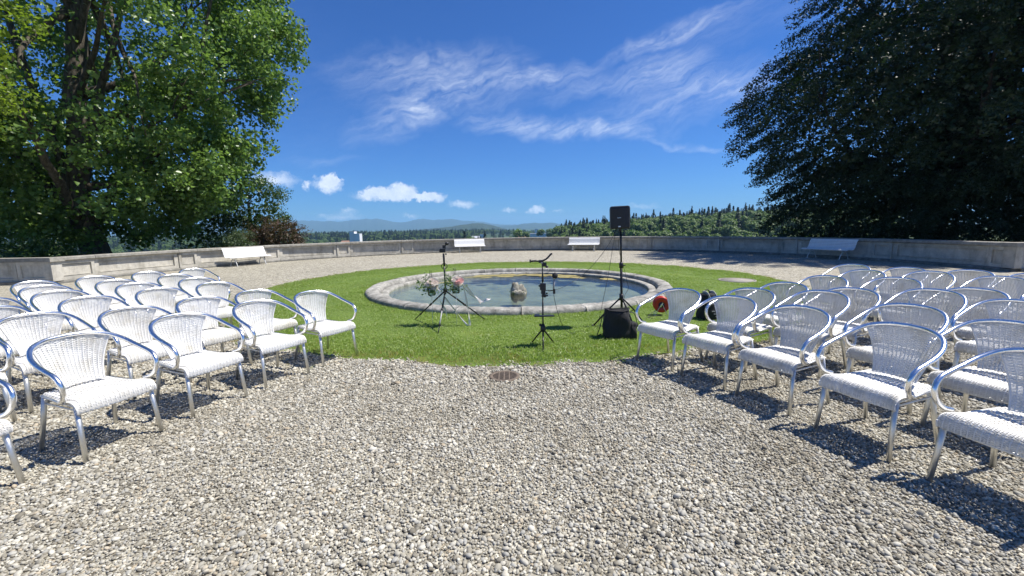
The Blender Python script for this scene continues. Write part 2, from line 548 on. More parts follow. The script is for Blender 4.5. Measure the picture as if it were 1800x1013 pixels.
M['ribbon'] = simple('pale_ribbon', (.82, .74, .70), .45, 0, .05, 30)
M['bldg'] = simple('white_render', (.75, .75, .74), .8, 0, .04, .2)
M['bldg2'] = simple('beige_render', (.55, .50, .42), .8, 0, .06, .2)
M['roof'] = simple('roof_tile', (.30, .17, .11), .8, 0, .15, .5)
M['roof_grey'] = simple('roof_metal', (.5, .51, .53), .5, 0, .08, .5)
M['window'] = simple('window_glass', (.03, .035, .045), .12, 0, .1, 1)
M['bark'] = mat_bark('bark', (.035, .028, .02), (.16, .135, .10))
M['bark_dark'] = mat_bark('bark_dark', (.02, .017, .013), (.06, .05, .04))
M['leaf_big'] = mat_leaf('broad_leaf', [(.065, .125, .026), (.10, .185, .038), (.15, .24, .062), (.105, .19, .04)], .36, .38, (.24, .40, .065), .5)
M['leaf_yellow'] = mat_leaf('yellow_green_leaf', [(.11, .17, .02), (.16, .22, .025), (.13, .19, .02)], .45, .45)
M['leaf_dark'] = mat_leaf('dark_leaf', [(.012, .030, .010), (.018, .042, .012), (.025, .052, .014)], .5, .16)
M['leaf_mid'] = mat_leaf('mid_leaf', [(.03, .065, .015), (.05, .095, .02), (.07, .12, .03)], .45, .28)
M['leaf_brown'] = mat_leaf('copper_leaf', [(.06, .032, .022), (.10, .05, .032), (.085, .06, .03), (.05, .06, .022)], .5, .22)
M['leaf_grey'] = mat_leaf('grey_green_leaf', [(.07, .11, .05), (.10, .14, .07)], .5, .25)
M['petal_white'] = mat_leaf('cream_petal', [(.84, .76, .68), (.86, .82, .76), (.82, .70, .62)], .5, .45, (.85, .74, .64))
M['petal_pink'] = mat_leaf('pink_petal', [(.84, .50, .47), (.86, .60, .56), (.80, .44, .42)], .5, .45, (.85, .52, .48))
M['sprig'] = mat_leaf('bouquet_leaf', [(.12, .18, .08), (.18, .24, .12), (.10, .15, .06)], .5, .35)
M['grass'] = mat_leaf('grass_blade', [(.07, .13, .016), (.165, .245, .034), (.29, .375, .09), (.125, .205, .028), (.46, .52, .21)], .42, .30)
M['grass_dry'] = mat_leaf('dry_grass', [(.30, .24, .08), (.38, .30, .12), (.20, .20, .05)], .6, .3)
M['forest'] = mat_leaf('forest_leaf', [(.06, .11, .022), (.10, .16, .034), (.15, .21, .055)], .6, .25)
M['forest_dark'] = mat_leaf('conifer_leaf', [(.012, .028, .012), (.020, .040, .015), (.03, .055, .018)], .6, .1)


def mat_lawn():
    m, nt, p, out = mat_new('lawn_soil')
    tc = N(nt, 'ShaderNodeTexCoord')
    n1 = N(nt, 'ShaderNodeTexNoise', Scale=1.1, Detail=6.0); n2 = N(nt, 'ShaderNodeTexNoise', Scale=60.0, Detail=5.0)
    for n in (n1, n2): nt.links.new(tc.outputs['Object'], n.inputs['Vector'])
    a = ramp(nt, n1.outputs['Fac'], [(.3, (.10, .16, .02)), (.6, (.145, .215, .03)), (.8, (.22, .25, .05))])
    b = ramp(nt, n2.outputs['Fac'], [(.3, (.45, .5, .4)), (.7, (1.25, 1.25, 1.2))])
    nt.links.new(mixc(nt, 1.0, a, b, 'MULTIPLY'), p.inputs['Base Color'])
    p.inputs['Roughness'].default_value = .9
    bm = N(nt, 'ShaderNodeBump'); bm.inputs['Strength'].default_value = .8; bm.inputs['Distance'].default_value = .03
    nt.links.new(n2.outputs['Fac'], bm.inputs['Height']); nt.links.new(bm.outputs[0], p.inputs['Normal'])
    return m


def mat_terrain():
    m, nt, p, out = mat_new('valley_ground')
    tc = N(nt, 'ShaderNodeTexCoord')
    n1 = N(nt, 'ShaderNodeTexNoise', Scale=.006, Detail=8.0, Roughness=.65)
    nt.links.new(tc.outputs['Object'], n1.inputs['Vector'])
    nt.links.new(ramp(nt, n1.outputs['Fac'], [(.3, (.02, .04, .012)), (.55, (.035, .065, .018)), (.75, (.09, .12, .035))]), p.inputs['Base Color'])
    p.inputs['Roughness'].default_value = .95
    return m


def mat_mountain():
    m, nt, p, out = mat_new('wooded_mountain')
    tc = N(nt, 'ShaderNodeTexCoord')
    n1 = N(nt, 'ShaderNodeTexNoise', Scale=.012, Detail=9.0, Roughness=.7)
    nt.links.new(tc.outputs['Object'], n1.inputs['Vector'])
    nt.links.new(ramp(nt, n1.outputs['Fac'], [(.35, (.012, .026, .012)), (.65, (.035, .06, .022))]), p.inputs['Base Color'])
    p.inputs['Roughness'].default_value = .95
    b = N(nt, 'ShaderNodeBump'); b.inputs['Strength'].default_value = 1; b.inputs['Distance'].default_value = 12
    nt.links.new(n1.outputs['Fac'], b.inputs['Height']); nt.links.new(b.outputs[0], p.inputs['Normal'])
    return m


def mat_water():
    m, nt, p, out = mat_new('basin_water')
    nt.nodes.remove(p)
    tc = N(nt, 'ShaderNodeTexCoord')
    mp = N(nt, 'ShaderNodeMapping'); mp.inputs['Scale'].default_value = (1.0, 1.9, 1)
    nt.links.new(tc.outputs['Object'], mp.inputs[0])
    n = N(nt, 'ShaderNodeTexNoise', Scale=5.5, Detail=4.0, Roughness=.55)
    nt.links.new(mp.outputs[0], n.inputs['Vector'])
    b = N(nt, 'ShaderNodeBump'); b.inputs['Strength'].default_value = .45; b.inputs['Distance'].default_value = .02
    nt.links.new(n.outputs['Fac'], b.inputs['Height'])
    fr = N(nt, 'ShaderNodeFresnel'); fr.inputs['IOR'].default_value = 1.33; nt.links.new(b.outputs[0], fr.inputs['Normal'])
    gl = N(nt, 'ShaderNodeBsdfGlossy'); gl.inputs['Roughness'].default_value = .04; nt.links.new(b.outputs[0], gl.inputs['Normal'])
    tr = N(nt, 'ShaderNodeBsdfTransparent'); tr.inputs['Color'].default_value = (.72, .80, .73, 1)
    mx = N(nt, 'ShaderNodeMixShader')
    nt.links.new(fr.outputs[0], mx.inputs[0]); nt.links.new(tr.outputs[0], mx.inputs[1]); nt.links.new(gl.outputs[0], mx.inputs[2])
    nt.links.new(mx.outputs[0], out.inputs[0])
    return m


def mat_glass():
    m, nt, p, out = mat_new('jar_glass')
    nt.nodes.remove(p)
    fr = N(nt, 'ShaderNodeFresnel'); fr.inputs['IOR'].default_value = 1.45
    gl = N(nt, 'ShaderNodeBsdfGlossy'); gl.inputs['Roughness'].default_value = .03
    tr = N(nt, 'ShaderNodeBsdfTransparent'); tr.inputs['Color'].default_value = (.90, .94, .93, 1)
    mx = N(nt, 'ShaderNodeMixShader')
    nt.links.new(fr.outputs[0], mx.inputs[0]); nt.links.new(tr.outputs[0], mx.inputs[1]); nt.links.new(gl.outputs[0], mx.inputs[2])
    nt.links.new(mx.outputs[0], out.inputs[0])
    return m


M['lawn'] = mat_lawn(); M['terrain'] = mat_terrain(); M['mountain'] = mat_mountain(); M['water'] = mat_water(); M['glass'] = mat_glass()
M['floor'] = simple('basin_sediment', (.27, .265, .19), .9, 0, .45, 1.6)
M['algae'] = simple('floating_algae', (.30, .25, .085), .6, 0, .35, 9, .4, 60)


# ------------------------------------------------------------------ scatter (only for gravel, grass and far woods)
def scatter(name, pts, rots, scl, idx, protos):
    """protos: list of meshes; pts etc. numpy arrays -> one object instancing them"""
    coll = bpy.data.collections.new(name + '_pieces')
    for i, me in enumerate(protos):
        coll.objects.link(bpy.data.objects.new('%s_piece_%02d' % (name, i), me))
    me = bpy.data.meshes.new(name)
    me.vertices.add(len(pts)); me.vertices.foreach_set('co', np.asarray(pts, np.float32).ravel())
    a = me.attributes.new('rot', 'FLOAT_VECTOR', 'POINT'); a.data.foreach_set('vector', np.asarray(rots, np.float32).ravel())
    a = me.attributes.new('scl', 'FLOAT_VECTOR', 'POINT'); a.data.foreach_set('vector', np.asarray(scl, np.float32).ravel())
    a = me.attributes.new('idx', 'INT', 'POINT'); a.data.foreach_set('value', np.asarray(idx, np.int32))
    o = link(name, me)
    ng = bpy.data.node_groups.new(name, 'GeometryNodeTree')
    ng.interface.new_socket('Geometry', in_out='INPUT', socket_type='NodeSocketGeometry')
    ng.interface.new_socket('Geometry', in_out='OUTPUT', socket_type='NodeSocketGeometry')
    gi = ng.nodes.new('NodeGroupInput'); go = ng.nodes.new('NodeGroupOutput')
    ci = ng.nodes.new('GeometryNodeCollectionInfo')
    ci.inputs['Collection'].default_value = coll
    ci.inputs['Separate Children'].default_value = True; ci.inputs['Reset Children'].default_value = True
    ip = ng.nodes.new('GeometryNodeInstanceOnPoints'); ip.inputs['Pick Instance'].default_value = True

    def att(nm, dt):
        n = ng.nodes.new('GeometryNodeInputNamedAttribute'); n.data_type = dt; n.inputs['Name'].default_value = nm
        return next(s for s in n.outputs if s.enabled and s.name == 'Attribute')
    L = ng.links.new
    L(gi.outputs[0], ip.inputs['Points']); L(ci.outputs[0], ip.inputs['Instance'])
    L(att('idx', 'INT'), ip.inputs['Instance Index']); L(att('rot', 'FLOAT_VECTOR'), ip.inputs['Rotation']); L(att('scl', 'FLOAT_VECTOR'), ip.inputs['Scale'])
    L(ip.outputs[0], go.inputs[0])
    md = o.modifiers.new('scatter', 'NODES'); md.node_group = ng
    return o


def vnoise(x, y, s, seed=0):
    """cheap smooth value noise"""
    r_ = np.random.default_rng(seed)
    T = r_.random((64, 64))
    X, Y = np.asarray(x) / s, np.asarray(y) / s
    i, j = np.floor(X).astype(int), np.floor(Y).astype(int)
    u, v = X - i, Y - j
    u, v = u * u * (3 - 2 * u), v * v * (3 - 2 * v)
    g = lambda a, b: T[a % 64, b % 64]
    return (g(i, j) * (1 - u) + g(i + 1, j) * u) * (1 - v) + (g(i, j + 1) * (1 - u) + g(i + 1, j + 1) * u) * v


def leaf_mesh(name, pos, nrm, size, mat, aspect=.62, fold=.18, axis=None):
    """one folded kite per leaf"""
    n = len(pos)
    nrm = nrm / np.linalg.norm(nrm, axis=1, keepdims=True)
    t = rng.normal(size=(n, 3)) if axis is None else axis + rng.normal(size=(n, 3)) * .25
    t -= nrm * (t * nrm).sum(1, keepdims=True)
    t /= np.linalg.norm(t, axis=1, keepdims=True) + 1e-9
    b = np.cross(nrm, t)
    s = np.asarray(size).reshape(-1, 1) * np.ones((n, 1))
    v = np.empty((n, 4, 3), np.float32)
    v[:, 0] = pos - t * s * .5
    v[:, 1] = pos + b * s * aspect * .5 - t * s * .08 + nrm * s * fold
    v[:, 2] = pos + t * s * .5 - nrm * s * fold * .5
    v[:, 3] = pos - b * s * aspect * .5 - t * s * .08 + nrm * s * fold
    k = np.arange(n) * 4
    f = np.concatenate([np.stack([k, k + 1, k + 2], 1), np.stack([k, k + 2, k + 3], 1)])
    return np_mesh(name, v.reshape(-1, 3), f, mat)


# ------------------------------------------------------------------ setting: terrace ground
WC = (0.1, 13.2); WR = 14.9            # parapet circle
BC = (0.16, 11.3); BR = 3.86           # basin
LC = (0.22, 11.95); LR = 7.1           # lawn
A_END0, A_END1 = -4.0, 178.5


def terrace_edge(a):
    """distance from the basin centre to the terrace outline in direction a"""
    d = np.array([math.cos(a), math.sin(a)])
    lo, hi = 0.0, 70.0

    def inside(p):
        if (p[0] - WC[0]) ** 2 + (p[1] - WC[1]) ** 2 < (WR + .12) ** 2 and p[1] > 12: return True
        return -40 < p[0] < 40 and -25 < p[1] < (13.6 + .1 if p[0] < 0 else 12.2 + .1)
    for _ in range(30):
        m = (lo + hi) / 2
        if inside((BC[0] + d[0] * m, BC[1] + d[1] * m)): lo = m
        else: hi = m
    return lo


def build_ground():
    n = 256; vs = []; fs = []
    for i in range(n):
        a = 2 * math.pi * i / n
        e = terrace_edge(a)
        for t in (0, .25, .6, 1):
            r = 3.6 + (e - 3.6) * t
            vs.append((BC[0] + r * math.cos(a), BC[1] + r * math.sin(a), 0))
    for i in range(n):
        j = (i + 1) % n
        for k in range(3):
            fs.append((i * 4 + k, i * 4 + k + 1, j * 4 + k + 1, j * 4 + k))
    tag(MB().add(vs, fs).build('gravel_ground', M['ground']), kind='structure')


build_ground()


def lawn_r(a):
    return LR + .10 * np.sin(3 * a + 1) + .05 * np.sin(11 * a) + .035 * np.sin(23 * a + 2) + .03 * np.sin(47 * a)


def build_lawn():
    n = 240; vs = []; fs = []; rings = 6
    for i in range(n):
        a = 2 * math.pi * i / n
        c, s = math.cos(a), math.sin(a)
        # inner edge on the basin circle, outer edge on the lawn circle, both along the ray from the basin centre
        dx, dy = BC[0] - LC[0], BC[1] - LC[1]
        bq = dx * c + dy * s
        rr = float(lawn_r(a))
        e = -bq + math.sqrt(bq * bq - (dx * dx + dy * dy - rr * rr))
        for k in range(rings):
            t = k / (rings - 1)
            r = 3.7 + (e - 3.7) * t
            z = .022 + .02 * math.sin(math.pi * min(t * 1.2, 1)) - (.018 if k == rings - 1 else 0)
            vs.append((BC[0] + r * c, BC[1] + r * s, z))
    for i in range(n):
        j = (i + 1) % n
        for k in range(rings - 1):
            fs.append((i * rings + k, i * rings + k + 1, j * rings + k + 1, j * rings + k))
    tag(MB().add(vs, fs, True).build('lawn', M['lawn']), kind='structure')


build_lawn()

# ------------------------------------------------------------------ gravel pebbles
def pebble_protos():
    out = []
    for s in range(7):
        bm = bmesh.new()
        bmesh.ops.create_icosphere(bm, subdivisions=2, radius=1)
        r_ = random.Random(s)
        ax = [Vector((r_.gauss(0, 1), r_.gauss(0, 1), r_.gauss(0, 1))).normalized() for _ in range(5)]
        am = [r_.uniform(-.16, .12) for _ in ax]
        sc = Vector((1, r_.uniform(.62, .88), r_.uniform(.40, .62)))
        for v in bm.verts:
            d = v.co.normalized()
            k = 1 + sum(m * max(0, d.dot(a)) ** 2 for m, a in zip(am, ax))
            v.co = Vector((d.x * sc.x, d.y * sc.y, d.z * sc.z)) * k
        for f in bm.faces: f.smooth = True
        me = bpy.data.meshes.new('pebble_%d' % s)
        bm.to_mesh(me); bm.free()
        me.materials.append(M['pebble'])
        out.append(me)
    return out


def build_gravel():
    P = []
    for (y0, y1, s) in ((1.5, 4.2, .0148), (4.2, 7.6, .0190)):
        xs = np.arange(-1.32 * y1 - .9, 1.32 * y1 + .9, s); ys = np.arange(y0, y1, s)
        X, Y = np.meshgrid(xs, ys)
        X = X.ravel() + rng.uniform(-.5, .5, X.size) * s; Y = Y.ravel() + rng.uniform(-.5, .5, Y.size) * s
        k = np.abs(X) < 1.32 * Y + .9
        a = np.arctan2(Y - LC[1], X - LC[0])
        d = np.hypot(X - LC[0], Y - LC[1]) - lawn_r(a)
        k &= (d > -.02 + rng.normal(0, .055, X.size) + .20 * (vnoise(X, Y, .33, 43) - .45)) | ((d > -.35) & (rng.random(X.size) < .012))
        k &= np.hypot(X + .1, Y - 4.41) > .165 + rng.normal(0, .008, X.size)
        k &= rng.random(X.size) < np.clip((7.6 - Y) / 1.2, 0, 1)
        P.append(np.stack([X[k], Y[k], np.full(k.sum(), s)], 1))
    P = np.concatenate(P)
    n = len(P)
    L = rng.gamma(6, 1 / 6, n) * P[:, 2] * .585 * (.82 + .36 * vnoise(P[:, 0], P[:, 1], .45, 31))
    z = L * .30 + rng.uniform(-.003, .005, n)
    pts = np.stack([P[:, 0], P[:, 1], z], 1)
    rot = np.stack([rng.normal(0, .38, n), rng.normal(0, .38, n), rng.uniform(0, 6.283, n)], 1)
    o = scatter('gravel', pts, rot, np.repeat(L[:, None], 3, 1), rng.integers(0, 7, n), pebble_protos())
    tag(o, 'loose rounded grey and beige pebbles covering the terrace', 'gravel', kind='stuff')


build_gravel()


# ------------------------------------------------------------------ grass
def clump(mat, nb, h, w, spread, seed):
    r_ = np.random.default_rng(seed)
    vs = []; fs = []
    for i in range(nb):
        x, y = r_.normal(0, spread, 2)
        a = r_.uniform(0, 6.28); hh = h * r_.uniform(.6, 1.25); ln = hh * r_.uniform(.3, 1.1)
        b = r_.uniform(0, 6.28)
        dx, dy = math.cos(a) * w / 2, math.sin(a) * w / 2
        lx, ly = math.cos(b) * ln, math.sin(b) * ln
        k = len(vs)
        vs += [(x - dx, y - dy, 0), (x + dx, y + dy, 0), (x + dx * .8 + lx * .4, y + dy * .8 + ly * .4, hh * .6), (x - dx * .8 + lx * .4, y - dy * .8 + ly * .4, hh * .6),
               (x + lx, y + ly, hh * .9)]
        fs += [(k, k + 1, k + 2, k + 3), (k + 3, k + 2, k + 4)]
    return MB().add(vs, fs).mesh('grass_clump_%d' % seed, mat)


def build_grass():
    s = .045
    xs = np.arange(LC[0] - LR - .3, LC[0] + LR + .3, s); ys = np.arange(LC[1] - LR - .3, LC[1] + LR + .3, s)
    X, Y = np.meshgrid(xs, ys); X = X.ravel(); Y = Y.ravel()
    X = X + rng.uniform(-.6, .6, X.size) * s; Y = Y + rng.uniform(-.6, .6, X.size) * s
    a = np.arctan2(Y - LC[1], X - LC[0]); d = np.hypot(X - LC[0], Y - LC[1]) - lawn_r(a)
    rb = np.hypot(X - BC[0], Y - BC[1])
    k = ((d < rng.normal(0, .05, X.size) + .30 * (vnoise(X, Y, .33, 43) - .45)) | ((d < .55) & (rng.random(X.size) < .02))) & (rb > BR + .01)
    k &= np.hypot(X - 6.12, Y - 11.5) > .47
    keep = (.55 + .6 * np.clip(vnoise(X, Y, .6, 47) * 1.6 - .2, 0, 1)) * np.clip(1.15 - (Y - 7) * .09, .45, 1) * np.clip(1.1 - (d > -.15) * .35, 0, 1)
    k &= rng.random(X.size) < keep
    X, Y, d = X[k], Y[k], d[k]
    n = len(X)
    dry = (rng.random(n) < np.clip(.72 + d * 1.6, 0, .75) * (vnoise(X, Y, .5, 3) > .30)) | (rng.random(n) < .02 + .12 * np.clip(vnoise(X, Y, .9, 51) * 2.2 - 1.2, 0, 1))
    idx = np.where(dry, rng.integers(6, 8, n), rng.integers(0, 6, n))
    S = rng.uniform(.75, 1.25, n) * np.where(d > -.12, .75, 1.0) * (.8 + .4 * vnoise(X, Y, .35, 5))
    protos = [clump(M['grass'], 15, .034, .0062, .028, i) for i in range(6)] + [clump(M['grass_dry'], 12, .030, .0050, .028, 20 + i) for i in range(2)]
    o = scatter('grass', np.stack([X, Y, np.full(n, .022)], 1), np.stack([np.zeros(n), np.zeros(n), rng.uniform(0, 6.28, n)], 1),
                np.stack([S, S, S], 1), idx, protos)
    tag(o, 'short mown green grass of the round lawn', 'grass', kind='stuff')


build_grass()


# ------------------------------------------------------------------ parapet wall
def build_wall():
    root = empty('parapet_wall', (WC[0], WC[1], 0))
    tag(root, 'low pale stone parapet wall with recessed panels curving round the terrace', 'wall')
    per, sh = 14.6, 2.9
    H0, H1, H2 = .10, .73, .86
    g = R(.034)

    def seg(a0, a1, n):
        a0, a1 = R(a0), R(a1)
        body = MB().arcbox(WR + .065, WR + .26, H0, H1, a0, a1, n).mesh('wall_panel', M['wall'])
        fr = MB()
        m0 = R(.42) if a1 - a0 < R(5.5) else R(.62)
        fr.arcbox(WR + .008, WR + .08, H0 + .002, H0 + .11, a0 + g, a1 - g, n)
        fr.arcbox(WR + .008, WR + .08, H1 - .10, H1 - .002, a0 + g, a1 - g, n)
        fr.arcbox(WR + .008, WR + .08, H0 + .11, H1 - .10, a0 + g, a0 + m0, 1)
        fr.arcbox(WR + .008, WR + .08, H0 + .11, H1 - .10, a1 - m0, a1 - g, 1)
        # thin inner moulding
        i0, i1 = a0 + m0 + R(.12), a1 - m0 - R(.12)
        fr.arcbox(WR + .04, WR + .08, H0 + .135, H0 + .155, i0, i1, n)
        fr.arcbox(WR + .04, WR + .08, H1 - .145, H1 - .125, i0, i1, n)
        frame = fr.mesh('panel_frame', M['wall'])
        cop = MB().lathe([(WR - .10, H1 + .03), (WR - .06, H1), (WR + .34, H1), (WR + .36, H1 + .03), (WR + .36, H2 - .03), (WR + .33, H2), (WR - .08, H2), (WR - .10, H2 - .02), (WR - .10, H1 + .03)],
                         n, (0, 0, 0), a0 + g * .8, a1 - g * .8, False).mesh('coping_stone', M['coping'])
        pl = MB().lathe([(WR - .10, -.02), (WR + .28, -.02), (WR + .28, H0), (WR - .06, H0), (WR - .10, H0 - .04), (WR - .10, -.02)], n, (0, 0, 0), a0 + g, a1 - g, False).mesh('plinth_stone', M['plinth'])
        return body, frame, cop, pl
    long_ = seg(0, per - sh, 10); short = seg(0, sh, 3); end = seg(0, 5.0, 4)
    # pedestals stand a little proud of the long panels
    a = 88.3 - 2.9
    starts = [a + per * k for k in range(-6, 7)]
    for st in starts:
        for kind, ms, off in (('short', short if st < 170 else end, 0), ('long', long_, sh)):
            t0 = st + off; t1 = t0 + (sh if kind == 'short' else per - sh)
            if t0 < A_END0 - .5 or t1 > A_END1 + .8: continue
            if kind == 'long' and t0 > 170: continue
            body, frame, cop, pl = ms
            k = .982 / .985 if kind == 'short' else 1
            rot = (0, 0, R(t0))
            sx = (1 - .04 / WR) if kind == 'short' else 1
            b = link('wall_panel', body, root, rot=rot, scale=(sx, sx, 1))
            link('panel_frame', frame, b)
            link('coping_stone', cop, root, rot=rot, scale=(1, 1, 1 + random.uniform(-.004, .004)))
            link('plinth_stone', pl, root, rot=rot)
    # straight wings that turn outwards at both ends
    for sgn, aend, name in ((-1, 178.2, 'left'), (1, -2.2, 'right')):
        x0 = WC[0] + (WR) * math.cos(R(aend)); y0 = WC[1] + WR * math.sin(R(aend))
        w = empty('wing_wall', (x0 - WC[0], y0 - WC[1], 0)); w.parent = root
        lx = 14.0
        xx = 0.1
        n = 0
        while xx < lx:
            ln = 1.0 if n % 2 == 0 else 3.0
            cx = sgn * (xx + ln / 2)
            MB().box((cx, .155, .415), (ln - .006, .21, .63)).build('wall_panel', M['wall'], w)
            f = MB()
            f.box((cx, .03, .155), (ln - .01, .05, .11)); f.box((cx, .03, .68), (ln - .01, .05, .10))
            f.box((cx - ln / 2 + .07, .03, .42), (.12, .05, .42)); f.box((cx + ln / 2 - .07, .03, .42), (.12, .05, .42))
            f.build('panel_frame', M['wall'], w)
            MB().box((cx, .15, .795), (ln - .004, .40, .13)).build('coping_stone', M['coping'], w)
            MB().box((cx, .09, .04), (ln - .004, .36, .12)).build('plinth_stone', M['plinth'], w)
            xx += ln; n += 1
        # corner block
        MB().box((0, .10, .417), (.22, .34, .626)).build('corner_pier', M['wall'], w)
        MB().box((0, .10, .796), (.34, .46, .134)).build('coping_stone', M['coping'], w)


build_wall()


# ------------------------------------------------------------------ basin
def build_basin():
    root = empty('fountain_basin', (BC[0], BC[1], 0))
    tag(root, 'round fountain basin with weathered stone rim in the middle of the lawn', 'basin')
    n = 20
    for i in range(n):
        a0 = 2 * math.pi * i / n + R(.03); a1 = 2 * math.pi * (i + 1) / n - R(.03)
        z = random.uniform(-.003, .004)
        prof = [(BR, -.05), (BR + .012, .03), (BR + .008, .085), (BR - .025, .120), (BR - .08, .133), (BR - .18, .138), (BR - .28, .133), (BR - .318, .110), (BR - .33, .04), (BR - .33, -.30), (BR - .20, -.30), (BR, -.05)]
        m = MB().lathe([(r, zz + z if zz > 0 else zz) for r, zz in prof], 26, (0, 0, 0), a0, a1, True)
        m.v = [(x + .008 * math.sin(7 * y + x * 3 + i), y + .008 * math.sin(6 * x + 5 * y), zz + .004 * math.sin(9 * x + 4 * y + i) + (random.uniform(-.006, .006) if zz > .02 else 0)) for x, y, zz in m.v]
        m.build('rim_stone', M['rim'], root)
    MB().lathe([(BR - .335, -.4), (BR - .335, .015), (BR - .36, .03), (BR - .50, .03), (BR - .53, .01), (BR - .53, -.4)], 96).build('inner_ledge', M['rim'], root)
    MB().lathe([(BR - .5, -.2), (BR - 1.2, -.26), (2.0, -.32), (1.0, -.34), (.001, -.34)], 72).build('basin_floor', M['floor'], root)
    vs = []; fs = []
    w = MB().lathe([(BR - .52, 0), (2.5, 0), (1.2, 0), (.001, 0)], 72).build('water', M['water'], loc=(BC[0], BC[1], -.03))
    tag(w, kind='structure')
    # floating algae drifted to the far edge
    al = MB()
    r_ = random.Random(5)
    for i in range(46):
        a = R(r_.uniform(48, 122)) if i > 8 else R(r_.uniform(20, 160))
        rad = BR - .56 - abs(r_.gauss(0, .32)) - .12
        cx, cy = rad * math.cos(a), rad * math.sin(a)
        k = 14
        L_, W_ = r_.uniform(.12, .5), r_.uniform(.05, .2)
        vs = [(cx, cy, 0)]
        ta = a + math.pi / 2
        for q in range(k):
            w_ = 2 * math.pi * q / k
            m = r_.uniform(.65, 1.2)
            u, v = L_ * m * math.cos(w_), W_ * m * math.sin(w_)
            x, y = cx + u * math.cos(ta) - v * math.sin(ta), cy + u * math.sin(ta) + v * math.cos(ta)
            rr = math.hypot(x, y)
            if rr > BR - .545: x, y = x * (BR - .545) / rr, y * (BR - .545) / rr
            vs.append((x, y, .0))
        vs = [(x, y, .002 + .0003 * i) for x, y, z in vs]
        al.add(vs, [(0, 1 + q, 1 + (q + 1) % k) for q in range(k)])
    o = al.build('algae', M['algae'], loc=(BC[0], BC[1], -.03))
    tag(o, 'yellow brown algae floating along the far edge of the basin', 'algae', kind='stuff')
    # rock with little plants in the middle
    rk = empty('fountain_rock', (.14, 10.35, -.1)); rk.scale = (.88, .88, .95)
    tag(rk, 'rough mossy rock standing in the water of the basin', 'rock')
    for q, (c, sz) in enumerate((((-.07, .0, .10), (.135, .13, .25)), ((.11, .03, .08), (.13, .12, .22)), ((.01, -.09, .04), (.21, .13, .13)))):
        MB().blob(c, sz, 13, 10, .17, 30 + q, .85).build('rock_lump', M['rock'], rk)
    n = 150
    p = rng.normal(0, 1, (n, 3)) * np.array([.09, .03, .025]) + np.array([-.02, -.165, .11])
    ms = link('moss', leaf_mesh('moss', p, rng.normal(0, 1, (n, 3)) + np.array([0, -.5, 1.0]), .04, M['leaf_mid']), rk); ms['kind'] = 'stuff'


build_basin()


# ------------------------------------------------------------------ drain and manhole
def build_covers():
    d = empty('drain_grate', (-.10, 4.41, 0))
    tag(d, 'small round rusty iron drain grate set in the gravel at the lawn edge', 'drain')
    MB().lathe([(.125, .0), (.125, .012), (.165, .012), (.165, .0)], 32).build('frame', M['rust'], d)
    MB().lathe([(.126, .002), (.001, .002)], 32).build('sump_dark', M['black'], d)  # flat black disc standing in for the unlit hollow below the bars
    for i in range(-4, 5):
        y = i * .026; hl = math.sqrt(.125 ** 2 - y * y)
        MB().box((0, y, .007), (2 * hl, .011, .009)).build('bar', M['rust'], d)
    for i in (-1, 0, 1):
        x = i * .055; hl = math.sqrt(.125 ** 2 - x * x)
        MB().box((x, 0, .0085), (.012, 2 * hl, .010)).build('cross_bar', M['rust'], d)
    m = empty('manhole_cover', (6.12, 11.5, 0))
    tag(m, 'round flat concrete manhole cover sunk in the lawn', 'manhole')
    MB().lathe([(.42, .03), (.42, .056), (.47, .056), (.47, .03)], 40).build('rim_ring', M['concrete'], m)
    MB().lathe([(.415, .03), (.415, .05), (.001, .053)], 40).build('cover_plate', M['concrete'], m)


build_covers()


# ------------------------------------------------------------------ terrain and background
def sstep(a, b, x):
    t = np.clip((x - a) / (b - a), 0, 1)
    return t * t * (3 - 2 * t)


def terrain_z(X, Y):
    r = np.hypot(X - WC[0], Y - WC[1])
    az = np.degrees(np.arctan2(X, Y))
    z = -.9 - 1.6 * sstep(15, 26, r) - 37 * sstep(26, 170, r)
    z += 14 * sstep(500, 1300, r) * sstep(8, -4, az)                       # the wooded plain to the left climbs a little
    hill = np.exp(-(((X - 230) / 300) ** 2 + ((Y - 430) / 230) ** 2) ** 2)
    z += (29 + 9 * sstep(40, 280, X)) * hill
    z += 3.0 * (vnoise(X, Y, 90, 11) - .5) * sstep(150, 300, r)
    return z


def build_terrain():
    rad = np.concatenate([np.linspace(14.6, 40, 12), np.geomspace(46, 12000, 46)])
    na = 180
    a = np.linspace(0, 2 * np.pi, na, endpoint=False)
    A, Rr = np.meshgrid(a, rad, indexing='ij')
    X = WC[0] + Rr * np.cos(A); Y = WC[1] + Rr * np.sin(A)
    Z = terrain_z(X, Y)
    back = (Y < 16) & (np.abs(X) < 42) & (Y > -27)
    Z = np.where(back, np.minimum(Z, -.9), Z)
    m = len(rad)
    i, j = np.meshgrid(np.arange(na), np.arange(m - 1), indexing='ij')
    i2 = (i + 1) % na
    F = np.stack([i * m + j, i * m + j + 1, i2 * m + j + 1, i2 * m + j], -1).reshape(-1, 4)
    me = np_mesh('valley', np.stack([X, Y, Z], -1).reshape(-1, 3), F, M['terrain'], True)
    tag(link('valley', me), kind='structure')


build_terrain()


